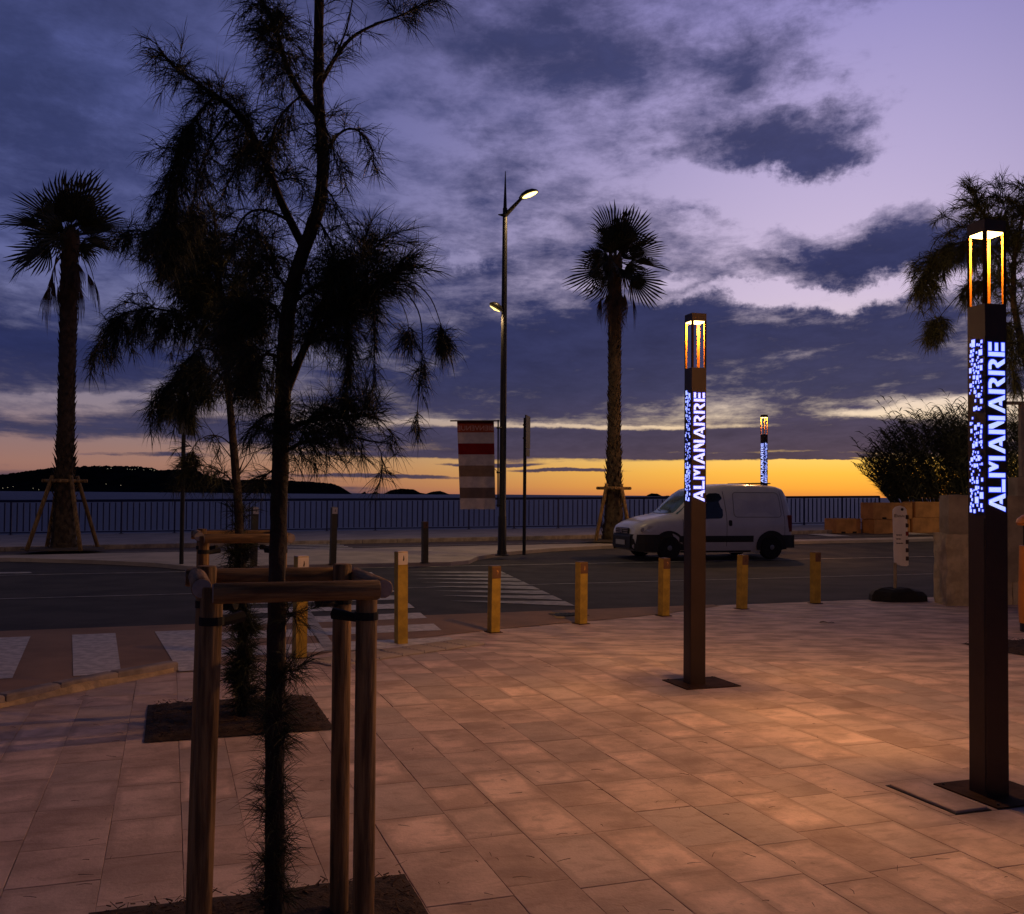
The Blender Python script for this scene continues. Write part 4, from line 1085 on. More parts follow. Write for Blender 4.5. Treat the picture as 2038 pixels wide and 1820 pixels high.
casuarina('feathery tree behind the glowing lantern of the dark column', b3, limbs3, 27, .0055, dens_k=.85)


# ------------------------------------------------------------------ palms
def fan_mesh(name, seed, pet, rad, spread, segs, droop, mat, arch):
    rg = random.Random(seed); mb = MB()
    # petiole
    pts = []; n = 7
    for i in range(n + 1):
        s_ = i / n; pts.append(Vector((pet * s_ * (1 - .35 * arch * s_), 0, -arch * pet * .75 * s_ * s_)))
    mb.tube(pts, [.022 - .012 * i / n for i in range(n + 1)], 5)
    c = pts[-1]; dvec = (pts[-1] - pts[-2]).normalized(); up = Vector((0, 1, 0)).cross(dvec) * -1; side = Vector((0, 1, 0))
    nrm = dvec.cross(side)
    if nrm.z < 0: nrm = -nrm
    for k in range(segs):
        a0 = -spread + 2 * spread * k / segs; a1 = -spread + 2 * spread * (k + 1) / segs; am = (a0 + a1) / 2
        rr = rad * (1 - .42 * abs(am / spread) ** 1.6) * rg.uniform(.86, 1.10)
        def P_(a, r, dz=0): return c + dvec * math.cos(a) * r + side * math.sin(a) * r + nrm * (.38 * abs(math.sin(a)) * r) + Vector((0, 0, -droop * (r / rad) ** 2 * rad + dz))
        e0, e1 = P_(a0, rr * .40), P_(a1, rr * .40); em = P_(am, rr * .38, -.03)
        gap = (a1 - a0) * .28
        f0, f1 = P_(am - gap, rr * .82), P_(am + gap, rr * .82)
        tip = P_(am + rg.uniform(-.05, .05), rr * 1.06, -droop * rad * rg.uniform(.1, .5) - .03)
        mb.add([c, e0, em, e1, f0, f1, tip], [(0, 1, 2), (0, 2, 3), (1, 4, 2), (2, 5, 3), (2, 4, 5), (4, 6, 5)])
    return mb.mesh(name, mat)


FR = [fan_mesh('frond', i, .52 + .10 * (i % 3), 1.08, R(66), 20, .06 + .09 * (i % 4), 'palm_leaf', .12 + .07 * (i % 3)) for i in range(6)]
FD = [fan_mesh('dead_frond', 20 + i, 1.05, .80, R(24), 16, .35, 'palm_dead', .75 + .12 * i) for i in range(3)]
FH = [fan_mesh('hanging_frond', 30 + i, .35, .75, R(20), 14, .3, 'palm_dead', .9) for i in range(2)]


def palm(label, base, height, rb, rt_, seed, cs, dead, sup_r, ring_z, lean=0.):
    rg = random.Random(seed); t = thing('palm_tree', label, 'palm tree', base, rg.uniform(0, 6), 'seafront palms')
    mb = MB(); n = 26; pts, rad = [], []
    for i in range(n + 1):
        s_ = i / n; z = height * s_
        pts.append((lean * s_ * s_, 0, z - .05)); rad.append(rt_ + (rb - rt_) * math.exp(-z / .9) + .02 * rg.uniform(-1, 1) + (.03 if s_ > .94 else 0))
    mb.tube(pts, rad, 16, jit=.05, rng=rg); mb.build('trunk', 'palm_bark', t, smooth=True)
    # old leaf bases
    lb = MB()
    for i in range(420):
        z = height * (i + .5) / 420; a = i * 2.39996 + rg.uniform(-.1, .1); s_ = z / height
        r = rt_ + (rb - rt_) * math.exp(-z / .9); L = rg.uniform(.05, .10) * (1.5 if .12 < s_ < .34 else .8); wd = rg.uniform(.06, .11)
        o = Vector((lean * s_ * s_ + math.cos(a) * (r - .02), math.sin(a) * (r - .02), z)); out = Vector((math.cos(a), math.sin(a), 0)); tg = Vector((-math.sin(a), math.cos(a), 0)); U = Vector((0, 0, 1))
        v = [o - tg * wd - U * .10, o + tg * wd - U * .10, o + tg * wd * .6 + out * .03 + U * .03, o - tg * wd * .6 + out * .03 + U * .03, o + out * (.025 + L * .75) + U * (.05 + L)]
        lb.add(v, [(0, 1, 2, 3), (3, 2, 4), (0, 3, 4), (2, 1, 4)])
    lb.build('leaf_bases', 'palm_bark', t, kind='stuff')
    top = Vector((lean, 0, height - .08))
    nf = 38
    for i in range(nf):
        e = R(84 - 108 * (i / nf) ** 1.1 + rg.uniform(-12, 12)); a = i * 2.39996 + rg.uniform(-.2, .2)
        o = link('frond', FR[rg.randrange(6)], t, top + Vector((0, 0, -.25 * i / nf)))
        o.matrix_local = Matrix.Translation(o.location) @ Matrix.Rotation(a, 4, 'Z') @ Matrix.Rotation(-e, 4, 'Y') @ Matrix.Rotation(rg.uniform(-1.5, 1.5), 4, 'X') @ Matrix.Scale(cs * rg.uniform(.62, 1.22), 4)
    for i in range(dead):
        a = i * 2.39996 + rg.uniform(-.4, .4)
        o = link('dead_frond', FD[rg.randrange(3)], t, top + Vector((0, 0, -.28 - .02 * i)))
        o.matrix_local = Matrix.Translation(o.location) @ Matrix.Rotation(a, 4, 'Z') @ Matrix.Rotation(R(rg.uniform(-4, 30)), 4, 'Y') @ Matrix.Scale(cs * rg.uniform(.95, 1.35), 4)
    for i in range(14 if dead < 9 else 10):
        a = i * 2.39996 + rg.uniform(-.4, .4)
        o = link('hanging_frond', FH[rg.randrange(2)], t, top + Vector((0, 0, -.40 - .05 * i)))
        o.matrix_local = Matrix.Translation(o.location) @ Matrix.Rotation(a, 4, 'Z') @ Matrix.Rotation(R(rg.uniform(28, 50)), 4, 'Y') @ Matrix.Scale(cs * rg.uniform(.95, 1.25), 4)
    return t


def palm_props(label, base, r_in, r_out, hz, rot):
    t = thing('palm_props', label, 'tree props', base, rot, 'timber props of the palms')
    for k in range(4):
        a = math.pi / 2 * k; d = Vector((math.cos(a), math.sin(a), 0))
        mb = MB(); log(mb, d * r_out + Vector((0, 0, -.02)), d * r_in + Vector((0, 0, hz + .12)), .05, 10); mb.build('prop', 'wood', t, smooth=True)
    for k in range(4):
        a = math.pi / 2 * k; d = Vector((math.cos(a), math.sin(a), 0)); s_ = Vector((-d.y, d.x, 0))
        mb = MB(); log(mb, d * r_in * 1.05 - s_ * r_in * 1.35 + Vector((0, 0, hz)), d * r_in * 1.05 + s_ * r_in * 1.35 + Vector((0, 0, hz)), .045, 10); mb.build('collar_rail', 'wood', t, smooth=True)
    return t


pb = g(126, 1093, .10); palm('palm tree with drooping dead fronds standing before the headland', pb, at(126, 455, pb.y).z - pb.z, .32, .185, 3, .80, 12, 0, 0)
palm_props('timber props round the foot of the palm before the headland', pb, .30, .88, 1.66, R(50))
pc = g(1221, 1077, .10); palm('palm tree with a short brown skirt standing behind the van bonnet', pc, at(1221, 508, pc.y).z - pc.z,   .36, .17, 15, .80, 6, 0, 0)
palm_props('timber props round the foot of the palm behind the van bonnet', pc, .28, .72, 1.5, R(40))
for b_, lab in ((pb, 'ring of dry soil round the palm before the headland'), (pc, 'ring of dry soil round the palm behind the van')):
    MB().lathe([(.95, .0), (.9, .02), (.6, .035), (.3, .05)], 20).build('soil_patch', 'palm_bark', None, (b_.x, b_.y, b_.z), label=lab, category='soil', group='soil round the palms')

# ------------------------------------------------------------------ reeds
def reeds(label, px0, px1, py_base, Y, tops, seed, cnt):
    rg = random.Random(seed); c = at((px0 + px1) / 2, py_base, Y)
    t = thing('reed_clump', label, 'reeds', (c.x, c.y, c.z), 0)
    st, lf = MB(), MB()
    for i in range(cnt):
        u = rg.random(); px = px0 + (px1 - px0) * u; yy = Y + rg.uniform(-1.2, 1.6)
        b = at(px, py_base, yy); b.z = c.z
        hp = np.interp(px, [q[0] for q in tops], [q[1] for q in tops]) + abs(rg.gauss(0, 1)) * 38 - 6
        H = max(.5, at(px, hp, Y).z - c.z) * (rg.uniform(1.05, 1.28) if rg.random() < .07 else 1.0); lean = Vector((-.38 * (1 - u) ** 2 * 1.1 + rg.uniform(-.22, .12), rg.uniform(-.1, .1), 1)); lean.normalize()
        pts = [b - c]; d = lean.copy(); m = 7
        for k in range(m): d = (d + Vector((-.05 + rg.uniform(-.03, .03), 0, -.015))).normalized(); pts.append(pts[-1] + d * H * 1.04 / m)
        st.tube(pts, [.014 - .0015 * k for k in range(m + 1)], 3, cap=False)
        for k in range(1, 26):
            s_ = .03 + .97 * k / 25; j = min(int(s_ * m), m - 1); p = pts[j].lerp(pts[j + 1], s_ * m - j)
            a = k * math.pi + rg.uniform(-.9, .9); L = rg.uniform(.28, .60) * (1 - .35 * max(0, s_ - .8) / .2)
            out = Vector((math.cos(a), math.sin(a) * .8, rg.uniform(.5, 1.7))).normalized(); wv = out.cross(Vector((rg.uniform(-1, 1), rg.uniform(-1, 1), 1))).normalized() * rg.uniform(.012, .022)
            p1 = p + out * L * .5; p2 = p1 + (out + Vector((-.1, 0, -.55))).normalized() * L * .5
            lf.add([p - wv * .6, p + wv * .6, p1 + wv, p1 - wv, p2], [(0, 1, 2, 3), (3, 2, 4)])
    st.build('stems', 'reed_leaf', t, kind='stuff'); lf.build('leaves', 'reed_leaf', t, kind='stuff')


reeds('dark clump of giant reeds leaning over the railing behind the concrete blocks', 1772, 1960, 1002, 35.6, [(1725, 930), (1760, 905), (1800, 880), (1830, 850), (1860, 825), (1900, 815), (1960, 815)], 4, 330)
reeds('tall dark reeds rising behind the stone wall and column', 1950, 2120, 1002, 36.5, [(1940, 815), (2000, 825), (2060, 815), (2120, 830)], 5, 300)

# ------------------------------------------------------------------ concrete blocks on the promenade
def blk(label, px, py, L, z0, h):
    a = g(px, py, .10); dep = .60
    t = thing('concrete_block', label, 'concrete block', a + Vector((0, 0, z0)), PHI + R(2), 'concrete blocks closing the promenade')
    MB().box((L / 2, dep / 2, h / 2), (L, dep, h), ch=.02).build('block_body', 'block', t)
    MB().box((L * .28, dep / 2, .03), (.18, dep + .01, .06)).build('lifting_slot', 'drain', t); MB().box((L * .74, dep / 2, .03), (.18, dep + .01, .06)).build('lifting_slot', 'drain', t)
    for s_ in (.2, .8): MB().tube([(L * s_, dep * .4, h - .01), (L * s_, dep * .42, h + .02), (L * s_, dep * .58, h + .02), (L * s_, dep * .6, h - .01)], .009, 5).build('lifting_eye', 'steel_dark', t)


blk('low concrete block lying alone beside the stacked ones', 1665, 1062, 1.05, 0, .50)
blk('lower concrete block of the stack before the reeds', 1740, 1066, 1.6, 0, .55)
blk('upper concrete block lying across the stack before the reeds', 1738, 1066, 1.75, .555, .56)
q0 = g(1740, 1066, .10); q1 = q0 + Vector((TV.x, TV.y, 0)) * 1.66
for z0_, lab in ((0, 'lower concrete block next along toward the stone wall'), (.555, 'upper concrete block next along toward the stone wall')):
    t = thing('concrete_block', lab, 'concrete block', q1 + Vector((.12 if z0_ else 0, .05 if z0_ else 0, z0_ + .05)), PHI + R(2), 'concrete blocks closing the promenade')
    MB().box((1.1, .30, .275), (2.2, .60, .55), ch=.02).build('block_body', 'block', t)

# ------------------------------------------------------------------ wall, bin, post at the right
wp = g(1905, 1206); rg = random.Random(8)
wall = thing('stone_wall', 'old masonry wall end with rough footing behind the dark column', 'wall', (wp.x, wp.y, 0), R(-4))
hw = at(1905, 986, wp.y + .2).z
def rough_block(c, sz, seed, amp=.03, nd=6):
    rg = random.Random(seed); mb = MB(); hx, hy, hz = sz[0] / 2, sz[1] / 2, sz[2] / 2; idx = {}
    def vid(i, j, k):
        key = (i, j, k)
        if key not in idx:
            v = Vector(((i / nd * 2 - 1) * hx, (j / nd * 2 - 1) * hy, (k / nd * 2 - 1) * hz)); q = (v + Vector(c)) * 5.0
            n3_ = Vector((mnoise.noise(q), mnoise.noise(q + Vector((9, 0, 0))), mnoise.noise(q + Vector((0, 9, 0)))))
            idx[key] = len(mb.v); mb.v.append(tuple(v + n3_ * amp + Vector(c)))
        return idx[key]
    for a in range(nd):
        for b in range(nd):
            for k in (0, nd):
                f = [(a, b, k), (a + 1, b, k), (a + 1, b + 1, k), (a, b + 1, k)]; mb.f.append(tuple(vid(*p) for p in (f if k else f[::-1])))
                f = [(a, k, b), (a + 1, k, b), (a + 1, k, b + 1), (a, k, b + 1)]; mb.f.append(tuple(vid(*p) for p in (f if not k else f[::-1])))
                f = [(k, a, b), (k, a + 1, b), (k, a + 1, b + 1), (k, a, b + 1)]; mb.f.append(tuple(vid(*p) for p in (f if k else f[::-1])))
    return mb


z_step = at(1905, 1064, wp.y).z
rough_block((.10, .22, (z_step + hw) / 2), (.40, .36, hw - z_step), 1, .012).build('pier', 'wall_block', wall)
rough_block((.09, .22, z_step / 2 - .02), (.50, .50, z_step + .04), 2, .04, 8).build('footing', 'wall_stone', wall)
for k in range(4):
    rough_block((.30 + .55 * k + .27, .45, hw * .60), (.548, .28, hw * .80), 10 + k, .01).build('wall_panel', 'wall_block', wall)
    rough_block((.34 + .55 * k + .27, .44, hw * .10), (.54, .36, hw * .21), 20 + k, .03).build('footing', 'wall_stone', wall)
bt = at(2057, 1030, 11.5); bn_ = thing('litter_bin', 'orange litter bin with a mushroom lid beside the wall', 'bin', (bt.x, 11.5, 0))
MB().lathe([(.16, .10), (.17, .3), (.155, 1.0)], 20).build('bin_body', 'orange_plastic', bn_, smooth=True)
MB().lathe([(.17, 1.24), (.19, 1.27), (.18, 1.31), (.12, 1.36), (.02, 1.38)], 20).build('lid', 'orange_plastic', bn_, smooth=True)
for k in range(3): a = 2.09 * k; MB().tube([(.12 * math.cos(a), .12 * math.sin(a), .98), (.12 * math.cos(a), .12 * math.sin(a), 1.26)], .012, 6).build('strut', 'steel_dark', bn_)
MB().lathe([(.15, 0), (.15, .10), (.05, .11)], 16).build('foot', 'steel_dark', bn_)
sp = at(2036, 985, 15.4); s0 = thing('timber_post', 'pale timber post with a short crossbar and hook above the wall', 'post', (sp.x, 15.4, 0))
zt = at(2036, 806, 15.4).z
MB().box((0, 0, zt / 2), (.09, .09, zt)).build('upright', 'wall_block', s0)
MB().box((-.06, 0, zt + .025), (.44, .07, .05)).build('crossbar', 'wall_block', s0)
MB().tube([(-.12, 0, zt), (-.12, 0, zt - .08), (-.145, 0, zt - .12), (-.12, 0, zt - .15), (-.10, 0, zt - .12)], .008, 5).build('hook', 'steel_dark', s0)
zb = at(2036, 985, 15.4).z; MB().box((0, 0, zb + .12), (.32, .3, .30)).build('post_sleeve', 'wall_block', s0)

# ------------------------------------------------------------------ white promotional sign
sg = g(1797, 1200); sgn = thing('beach_sign', 'white rounded sign panel with notched coloured edge on a black weighted base', 'sign', (sg.x, sg.y + .3, 0), R(3))
ys = sg.y + .3; zA, zB = at(1790, 1007, ys).z, at(1790, 1127, ys).z; H = zA - zB; W = .225
xl, xr = at(1776, 1060, ys).x - sg.x, at(1806, 1060, ys).x - sg.x
out = [(xl + .012, .06)]
for a in np.linspace(-.9, .25, 6): pass
out = [(xl + .02, .055), (xl + .08, .02), (xl + .15, .0), (xr - .012, .0), (xr + .012, .015)]
nt = 6
for k in range(nt):
    z0_ = .035 + k * (H - .16) / nt; dz2 = (H - .16) / nt
    out += [(xr + .010 - .004 * k, z0_), (xr + .008 - .004 * k, z0_ + dz2)]
out += [(xr - .02, H - .06), (xr - .05, H - .02), ((xl + xr) / 2, H), (xl + .04, H - .02), (xl + .004, H - .06), (xl, H - .1)]
MB().prism(out, .025, (0, .0, zB)).build('panel', 'sign_white', sgn)
cols = ['sign_ink', 'sign_ink', 'ink_red', 'sign_ink', 'sign_ink', 'sign_ink']
for k in range(nt):
    z0_ = zB + H - .17 - k * (H - .16) / nt
    MB().box((xr - .012 + .0, -.0275, z0_), (.045, .004, (H - .16) / nt * .5)).build('edge_square', cols[k], sgn)
MB().lathe([(.022, -.003), (.022, 0)], 14, ((xl + xr) / 2 + .025, -.0275, zB + H - .055), 'Y').build('hole_mark', 'sign_ink', sgn)
tx = MB()
for k in range(3): tx.box((xl + .034, -.0275, zB + H - .13 - k * .019), (.032, .003, .008))
tx.box((xl + .020, -.0275, zB + H - .149), (.005, .003, .044))
for k in range(9): tx.box((xl + .062 + k * .0135, -.0275, zB + H - .152 - .004 * (k % 3)), (.005, .003, .030 - .008 * (k % 2)))
for (zz, ww) in ((.44, .085), (.50, .075), (.565, .115)):
    for k in range(int(ww / .012)): tx.box((xl + .055 + k * .012, -.0275, zB + H - zz - .002 * (k % 2)), (.008, .003, .020 - .008 * ((k * 7) % 3) / 2))
tx.build('printing', 'sign_ink', sgn)
MB().tube([(.0, -.005, .08), (.0, -.005, zB + .05)], .026, 8).build('pole', 'wall_block', sgn)
bs = MB(); ring = [(-.40, -.10), (-.18, -.26), (.25, -.24), (.44, -.14), (.52, .05), (.40, .22), (.0, .28), (-.34, .16)]
pr = [(1.0, 0), (.98, .09), (.86, .15), (.60, .19), (.2, .20)]
for (k, z) in pr: bs.v += [(x * k + .0, y * k, z * (1 + .08 * math.sin(x * 9))) for x, y in ring]
n = len(ring)
for i in range(len(pr) - 1):
    for j in range(n): bs.f.append((i * n + j, i * n + (j + 1) % n, (i + 1) * n + (j + 1) % n, (i + 1) * n + j))
bs.f.append(tuple(range((len(pr) - 1) * n, len(pr) * n)))
bs.build('weighted_base', 'black_rubber', sgn)

# ------------------------------------------------------------------ van
UU = [0, .03, .10, .25, .50, .80, .98, 1.10, 1.30, 1.55, 1.75, 2.0, 2.4, 2.9, 3.4, 3.75, 3.93, 4.03, 4.08]
ZT = [.66, .74, .82, .90, .985, 1.05, 1.09, 1.17, 1.35, 1.57, 1.69, 1.755, 1.80, 1.815, 1.80, 1.775, 1.72, 1.58, 1.22]
WB = [.56, .66, .735, .785, .815, .83, .838, .842, .848, .852, .855, .857, .86, .86, .855, .845, .83, .81, .79]
WT = [.44, .54, .61, .64, .65, .65, .64, .64, .635, .63, .63, .635, .65, .66, .66, .655, .64, .62, .66]
ZB_ = [.40, .30, .22, .18, .17, .17, .17, .17, .17, .17, .17, .17, .17, .17, .19, .24, .28, .30, .34]
ip = lambda A, u: float(np.interp(u, UU, A))


def belt(u): return min(.89 + .03 * u / 4, ip(ZT, u) - .10)


def section(u):
    zt, wb, wt, zb = ip(ZT, u), ip(WB, u), ip(WT, u), ip(ZB_, u); zs = belt(u)
    return [(wb - .06, zb), (wb - .015, zb + .08), (wb, .5 if zs > .55 else zs - .05), (wb + .004, (zs + .52) / 2), (wb - .012, zs), (wb - .03, zs + min(.06, (zt - zs) * .3)), ((wb + wt) / 2 + .01, zs + (zt - zs) * .55), (wt + .02, zt - min(.09, (zt - zs) * .35)), (wt - .06, zt - min(.03, (zt - zs) * .12)), (wt * .5, zt - .004), (0, zt)]


def ysurf(u, z):
    s_ = section(u); zz = [p[1] for p in s_]; yy = [p[0] for p in s_]
    return float(np.interp(z, zz, yy))


def ztop(u, y):
    s_ = section(u)[4:]; yy = [p[0] for p in s_][::-1]; zz = [p[1] for p in s_][::-1]
    return float(np.interp(abs(y), yy, zz))


vf, vr = g(1324.5, 1113.5), g(1538, 1112)
VY = R(17); vc = Vector(((vf.x + vr.x) / 2 - .38, 24.0, 0)); vz = gz(vc.x, vc.y) + .002
van = thing('delivery_van', 'small white panel van with black bumpers parked beside the road', 'van', (vc.x, vc.y, vz), VY)
U0 = 2.10       # local x = u - U0
X = lambda u: u - U0
us = sorted(set(UU + [round(x, 3) for x in np.arange(.05, 4.08, .09)]))
body = MB()
for u in us:
    s_ = section(u)
    ring_ = [(X(u), -y, z) for y, z in s_] + [(X(u), y, z) for y, z in s_[-2::-1]]
    body.v += ring_
m = 21
for i in range(len(us) - 1):
    for j in range(m - 1): body.f.append((i * m + j, (i + 1) * m + j, (i + 1) * m + j + 1, i * m + j + 1))
    body.f.append((i * m + m - 1, (i + 1) * m + m - 1, (i + 1) * m, i * m))
body.f.append(tuple(range(m))); body.f.append(tuple(reversed(range((len(us) - 1) * m, len(us) * m))))
bo = body.build('body', 'van_white', van, smooth=True)
me = bo.data
bo.data.set_sharp_from_angle(angle=R(38))


def sidepatch(poly, off, sub=7, side=-1):
    """polygon in (u, z) laid on the body side"""
    mb = MB()
    for sgn_ in (side,):
        cu0 = sum(p[0] for p in poly) / len(poly); cz0 = sum(p[1] for p in poly) / len(poly)
        rings = []
        for k in range(sub + 1):
            f = k / sub; rings.append([(cu0 + (p[0] - cu0) * f, cz0 + (p[1] - cz0) * f) for p in poly])
        n = len(poly); o = len(mb.v)
        for r_ in rings:
            for (u, z) in r_: mb.v.append((X(u), sgn_ * (ysurf(u, z) + off), z))
        for k in range(sub):
            for j in range(n):
                q = (o + k * n + j, o + k * n + (j + 1) % n, o + (k + 1) * n + (j + 1) % n, o + (k + 1) * n + j)
                mb.f.append(q if sgn_ < 0 else q[::-1])
    return mb


def rnd(u0, u1, z0, z1, r, slant0=0., slant1=0., n=5):
    pts = []
    for (cx, cz, a0) in ((u1 - r, z0 + r, -90), (u1 - r, z1 - r, 0), (u0 + r, z1 - r, 90), (u0 + r, z0 + r, 180)):
        for k in range(n): a = R(a0 + 90 * k / (n - 1)); pts.append((cx + r * math.cos(a), cz + r * math.sin(a)))
    return [(u + (z - z0) * (slant0 if u < (u0 + u1) / 2 else slant1), z) for u, z in pts]


def strip(pts, wd, off, side=-1):
    mb = MB()
    for a, b in zip(pts[:-1], pts[1:]):
        n = max(2, int(math.hypot(b[0] - a[0], b[1] - a[1]) / .06))
        du, dz2 = b[0] - a[0], b[1] - a[1]; l = math.hypot(du, dz2); nu, nz_ = -dz2 / l * wd / 2, du / l * wd / 2
        for k in range(n):
            f0, f1 = k / n, (k + 1) / n
            for sgn_ in (side,):
                qs = [(a[0] + du * f0 - nu, a[1] + dz2 * f0 - nz_), (a[0] + du * f1 - nu, a[1] + dz2 * f1 - nz_), (a[0] + du * f1 + nu, a[1] + dz2 * f1 + nz_), (a[0] + du * f0 + nu, a[1] + dz2 * f0 + nz_)]
                mb.add([(X(u), sgn_ * (ysurf(u, z) + off), z) for u, z in qs], [(0, 1, 2, 3) if sgn_ < 0 else (3, 2, 1, 0)])
    return mb


for sd in (-1, 1):
    dr_ = strip([(1.16, .40), (1.16, 1.0)], .012, .003, sd).build('front_door', 'van_plastic', van)
    strip([(2.28, .32), (2.30, 1.05), (2.25, 1.62)], .012, .003, sd).build('door_gap', 'van_plastic', dr_)
    sidepatch([(1.46, .965), (2.10, .975), (2.18, .99), (2.21, 1.05), (2.21, 1.48), (2.17, 1.555), (2.08, 1.58), (1.90, 1.57), (1.76, 1.49), (1.60, 1.25)], .005, 7, sd).build('side_window', 'van_glass', dr_)
    sidepatch([(1.26, .975), (1.42, .975), (1.54, 1.20), (1.48, 1.17)], .005, 7, sd).build('quarter_window', 'van_glass', dr_)
    sidepatch(rnd(2.34, 2.43, .80, .94, .03), .014, 2, sd).build('door_handle', 'van_plastic', dr_)
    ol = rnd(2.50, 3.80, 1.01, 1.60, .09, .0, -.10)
    pn = strip(ol + [ol[0]], .016, .005, sd).build('pressed_panel', 'van_seam', van)  # shade along the pressed edge, drawn as a dark grey outline
    sidepatch(rnd(2.53, 3.77, 1.03, 1.58, .08, .0, -.10), .002, 7, sd).build('panel_field', 'van_white', pn)
    strip([(2.50, .74), (3.90, .82)], .03, .012, sd).build('body_crease', 'van_white', van)
    strip([(3.86, .34), (3.88, 1.0), (3.80, 1.64)], .010, .003, sd).build('rear_door_gap', 'van_plastic', van)
    # black plastics
    sidepatch([(1.05, .42), (3.0, .42), (3.0, .57), (1.05, .57)], .012, 9, sd).build('rub_strip', 'van_plastic', van)
    sidepatch([(1.10, .18), (2.95, .18), (2.95, .22), (1.10, .22)], .006, 6, sd).build('sill', 'van_plastic', van)
fb = MB()
for u in (-.05, -.02, .06, .2, .4, .55):
    wv = ip(WB, max(0, u)) + (.025 if u >= 0 else -.06)
    zt_ = .60 if u > -.04 else .54; zb_ = .20 + (.06 if u < 0 else 0)
    fb.v += [(X(u), -wv, zb_), (X(u), -wv - .01, .40), (X(u), -wv, zt_), (X(u), wv, zt_), (X(u), wv + .01, .40), (X(u), wv, zb_)]
for i in range(5):
    for j in range(5): fb.f.append((i * 6 + j, (i + 1) * 6 + j, (i + 1) * 6 + j + 1, i * 6 + j + 1))
fb.f += [tuple(range(6)), tuple(range(30, 36))]
fbo = fb.build('front_bumper', 'van_plastic', van)
MB().box((X(-.065), .02, .40), (.012, .52, .115)).build('number_plate', 'plate_white', fbo)
MB().lathe([(.05, -.002), (.05, .01)], 10, (X(.02), -.60, .32), 'Y').build('fog_lamp', 'head_glass', fbo)
rb_ = MB()
for u in (3.55, 3.8, 4.0, 4.10, 4.15):
    wv = ip(WB, min(u, 4.08)) + .022
    rb_.v += [(X(u), -wv, .27), (X(u), -wv, .58), (X(u), wv, .58), (X(u), wv, .27)]
for i in range(4):
    for j in range(3): rb_.f.append((i * 4 + j, (i + 1) * 4 + j, (i + 1) * 4 + j + 1, i * 4 + j + 1))
rb_.f += [(0, 1, 2, 3), (16, 17, 18, 19)]
rb_.build('rear_bumper', 'van_plastic', van)
# wheels and arches
for (u, nm) in ((.80, 'front'), (3.49, 'rear')):
    for sgn_ in (-1, 1):
        arch = MB()
        y = sgn_ * (ysurf(u, .5) + .006); n = 18; o = len(arch.v)
        pts = [(u + .41 * math.cos(R(a)), .30 + .39 * math.sin(R(a))) for a in np.linspace(-10, 190, n)]
        arch.v += [(X(p[0]), y, max(.22, p[1])) for p in pts]; arch.f.append(tuple(range(o, o + n)) if sgn_ > 0 else tuple(reversed(range(o, o + n))))
        o = len(arch.v); arch.v += [(X(p[0]), y + sgn_ * .014, max(.22, p[1])) for p in pts] + [(X(u + (p[0] - u) * .86), y + sgn_ * .014, max(.22, .30 + (p[1] - .30) * .86)) for p in pts]
        for k in range(n - 1): arch.f.append((o + k, o + k + 1, o + n + k + 1, o + n + k))
        arch.build('wheel_arch', 'van_plastic', van)
    for sgn_ in (-1, 1):
        yb_ = sgn_ * (ysurf(u, .5) - .05)
        wh = link('wheel', None, van, (X(u), yb_, .29))
        wd = .09
        MB().lathe([(.19, -wd), (.27, -wd), (.29, -wd * .6), (.29, wd * .6), (.27, wd), (.19, wd)], 28, (0, 0, 0), 'Y').build('tyre', 'rubber', wh, smooth=False)
        s2 = sgn_
        prof = [(.19, wd * .98), (.185, wd * .80), (.15, wd * .72), (.10, wd * .85), (.06, wd * 1.0), (.03, wd * 1.02)]
        MB().lathe([(r, s2 * y) for r, y in prof], 24, (0, 0, 0), 'Y').build('rim', 'wheel_rim', wh, smooth=True)
        for k in range(8):
            a = 2 * math.pi * k / 8; MB().lathe([(.022, s2 * wd * .80), (.022, s2 * wd * .9)], 8, (.125 * math.cos(a), 0, .125 * math.sin(a)), 'Y').build('rim_hole', 'rubber', wh)
# windscreen
ws = MB(); nu_, ny_ = 8, 8
for i in range(nu_ + 1):
    for j in range(ny_ + 1):
        v_ = j / ny_ * 2 - 1; u = 1.08 + .58 * i / nu_ - .10 * (1 - v_ * v_) * (1 - i / nu_) - .05 * (1 - v_ * v_); hwid = .685 - .075 * i / nu_
        y = v_ * hwid; ws.v.append((X(u), y, ztop(u, y) + .012))
for i in range(nu_):
    for j in range(ny_): a = i * (ny_ + 1) + j; ws.f.append((a, a + ny_ + 1, a + ny_ + 2, a + 1))
wso = ws.build('windscreen', 'van_screen', van, smooth=True)
for sgn_ in (-1, .2): MB().tube([(X(1.02), sgn_ * .45, ztop(1.0, .3) + .03), (X(1.08), sgn_ * .45 + .28, ztop(1.05, .3) + .035)], .009, 5).build('wiper', 'van_plastic', wso)
# nose: lights, grille, emblem
for sgn_ in (-1, 1):
    hl = MB(); pl_ = [(.02, .60), (.10, .62), (.30, .66), (.52, .74), (.50, .79), (.30, .80), (.12, .775), (.03, .70)]
    n = len(pl_); hl.v = [(X(u), sgn_ * (min(ysurf(u, z), .80) + .008), z) for u, z in pl_]; hl.v.append((X(.22), sgn_ * (ysurf(.22, .71) + .012), .71))
    hl.f = [(i, (i + 1) % n, n) if sgn_ < 0 else ((i + 1) % n, i, n) for i in range(n)]
    h_ = hl.build('headlight', 'head_glass', van)
    MB().lathe([(.055, -.004), (.05, .012)], 14, (X(.16), sgn_ * (ysurf(.16, .70) + .012), .70), 'Y').build('reflector', 'chrome', h_)
gr = MB().box((X(-.012), 0, .675), (.05, .74, .135), ch=.02).build('grille', 'van_plastic', van)
for zz in (.63, .675, .72): MB().box((X(-.040), 0, zz), (.012, .70, .016)).build('grille_bar', 'chrome', gr)
ch_ = MB()
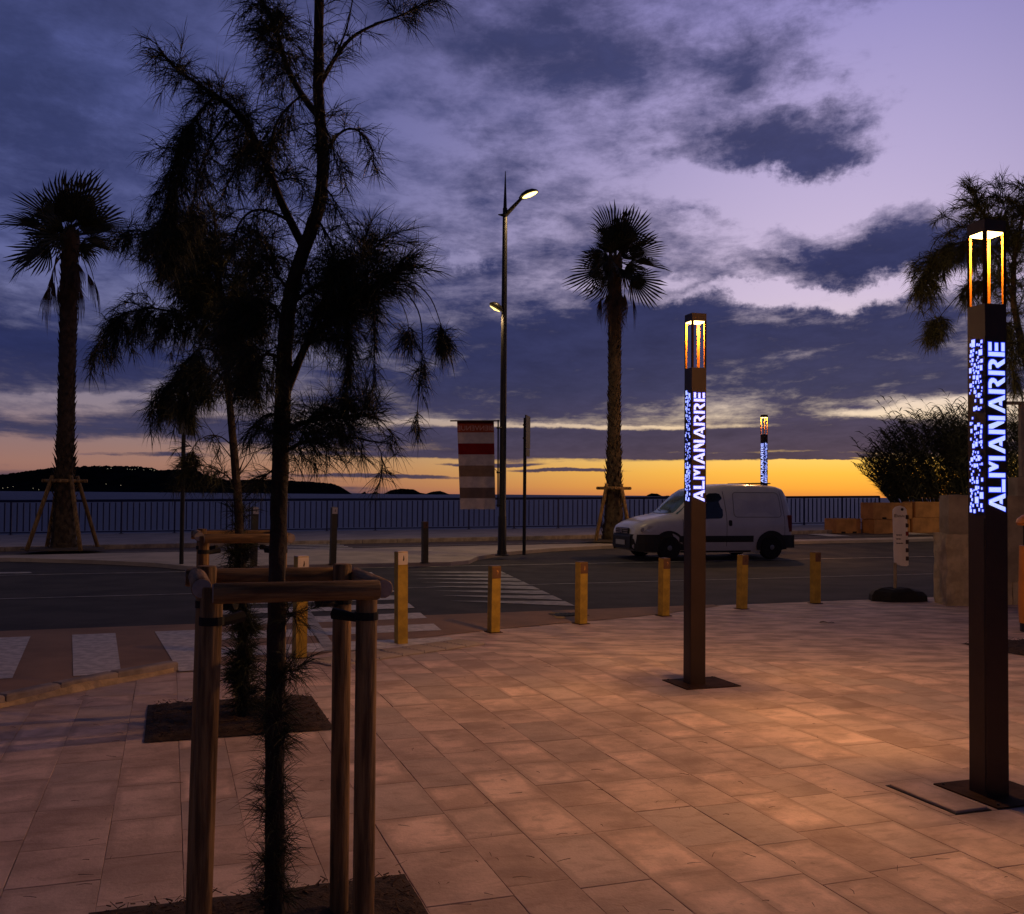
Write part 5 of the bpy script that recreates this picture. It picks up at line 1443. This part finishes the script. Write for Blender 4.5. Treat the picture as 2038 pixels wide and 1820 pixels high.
for zz in (.648, .688):
    for sgn_ in (-1, 1): ch_.box((X(-.052), sgn_ * .030, zz), (.012, .075, .018), mat3=Matrix.Rotation(sgn_ * R(-32), 3, 'X'))
ch_.build('chevron_emblem', 'chrome', gr)
for sgn_ in (-1, 1):
    mr = MB().box((X(1.38), sgn_ * .97, 1.10), (.10, .17, .19), ch=.03).build('door_mirror', 'van_plastic', van)
    MB().tube([(X(1.40), sgn_ * .84, 1.05), (X(1.39), sgn_ * .92, 1.06)], .02, 6).build('mirror_arm', 'van_plastic', mr)
    MB().box((X(4.03), sgn_ * .79, .86), (.10, .06, .40), ch=.012).build('tail_light', 'red_lens', van)
rk = MB().box((X(3.38), 0, 1.822), (.62, 1.0, .016), ch=.005).build('roof_panel', 'van_plastic', van)
MB().box((X(3.52), 0, 1.834), (.30, 1.0, .012)).build('roof_flap', 'van_plastic', rk)

# ------------------------------------------------------------------ litter
rg = random.Random(77); mb = MB()
for _ in range(130):
    px, py = rg.uniform(0, 2038), 1230 + 590 * rg.random() ** .8
    if py < 1230 + (1 - px / 2038) * 120: continue
    p = g(px, py); a = rg.uniform(0, 6.28); L = rg.uniform(.015, .08); bend = rg.uniform(-.5, .5); d1 = Vector((math.cos(a), math.sin(a), 0)); d2 = Vector((math.cos(a + bend), math.sin(a + bend), 0))
    mb.tube([p + Vector((0, 0, .004)), p + d1 * L * .5 + Vector((0, 0, .006)), p + (d1 + d2) * L * .5 + Vector((0, 0, .004))], [.0012, .001, .0006], 3)
mb.build('fallen_needles', 'twig', label='scattered dry needles and twigs lying on the paving', category='litter', kind='stuff')
lf_ = g(1641, 1241.5); lt = thing('fallen_leaf', 'single curled dry leaf with stalk on the open paving', 'leaf', (lf_.x, lf_.y, .004), R(10))
mb = MB(); prof = [(-.07, 0), (-.045, .025), (0, .032), (.03, .02), (.05, 0), (.03, -.02), (0, -.03), (-.045, -.022)]
mb.v = [(x, y, .006 + .5 * abs(y)) for x, y in prof] + [(-.01, 0, .012)]; n = len(prof); mb.f = [(i, (i + 1) % n, n) for i in range(n)]
mb.build('blade', 'dry_leaf', lt); MB().tube([(.05, 0, .006), (.10, .006, .012), (.13, .004, .004)], .003, 4).build('stalk', 'dry_leaf', lt)
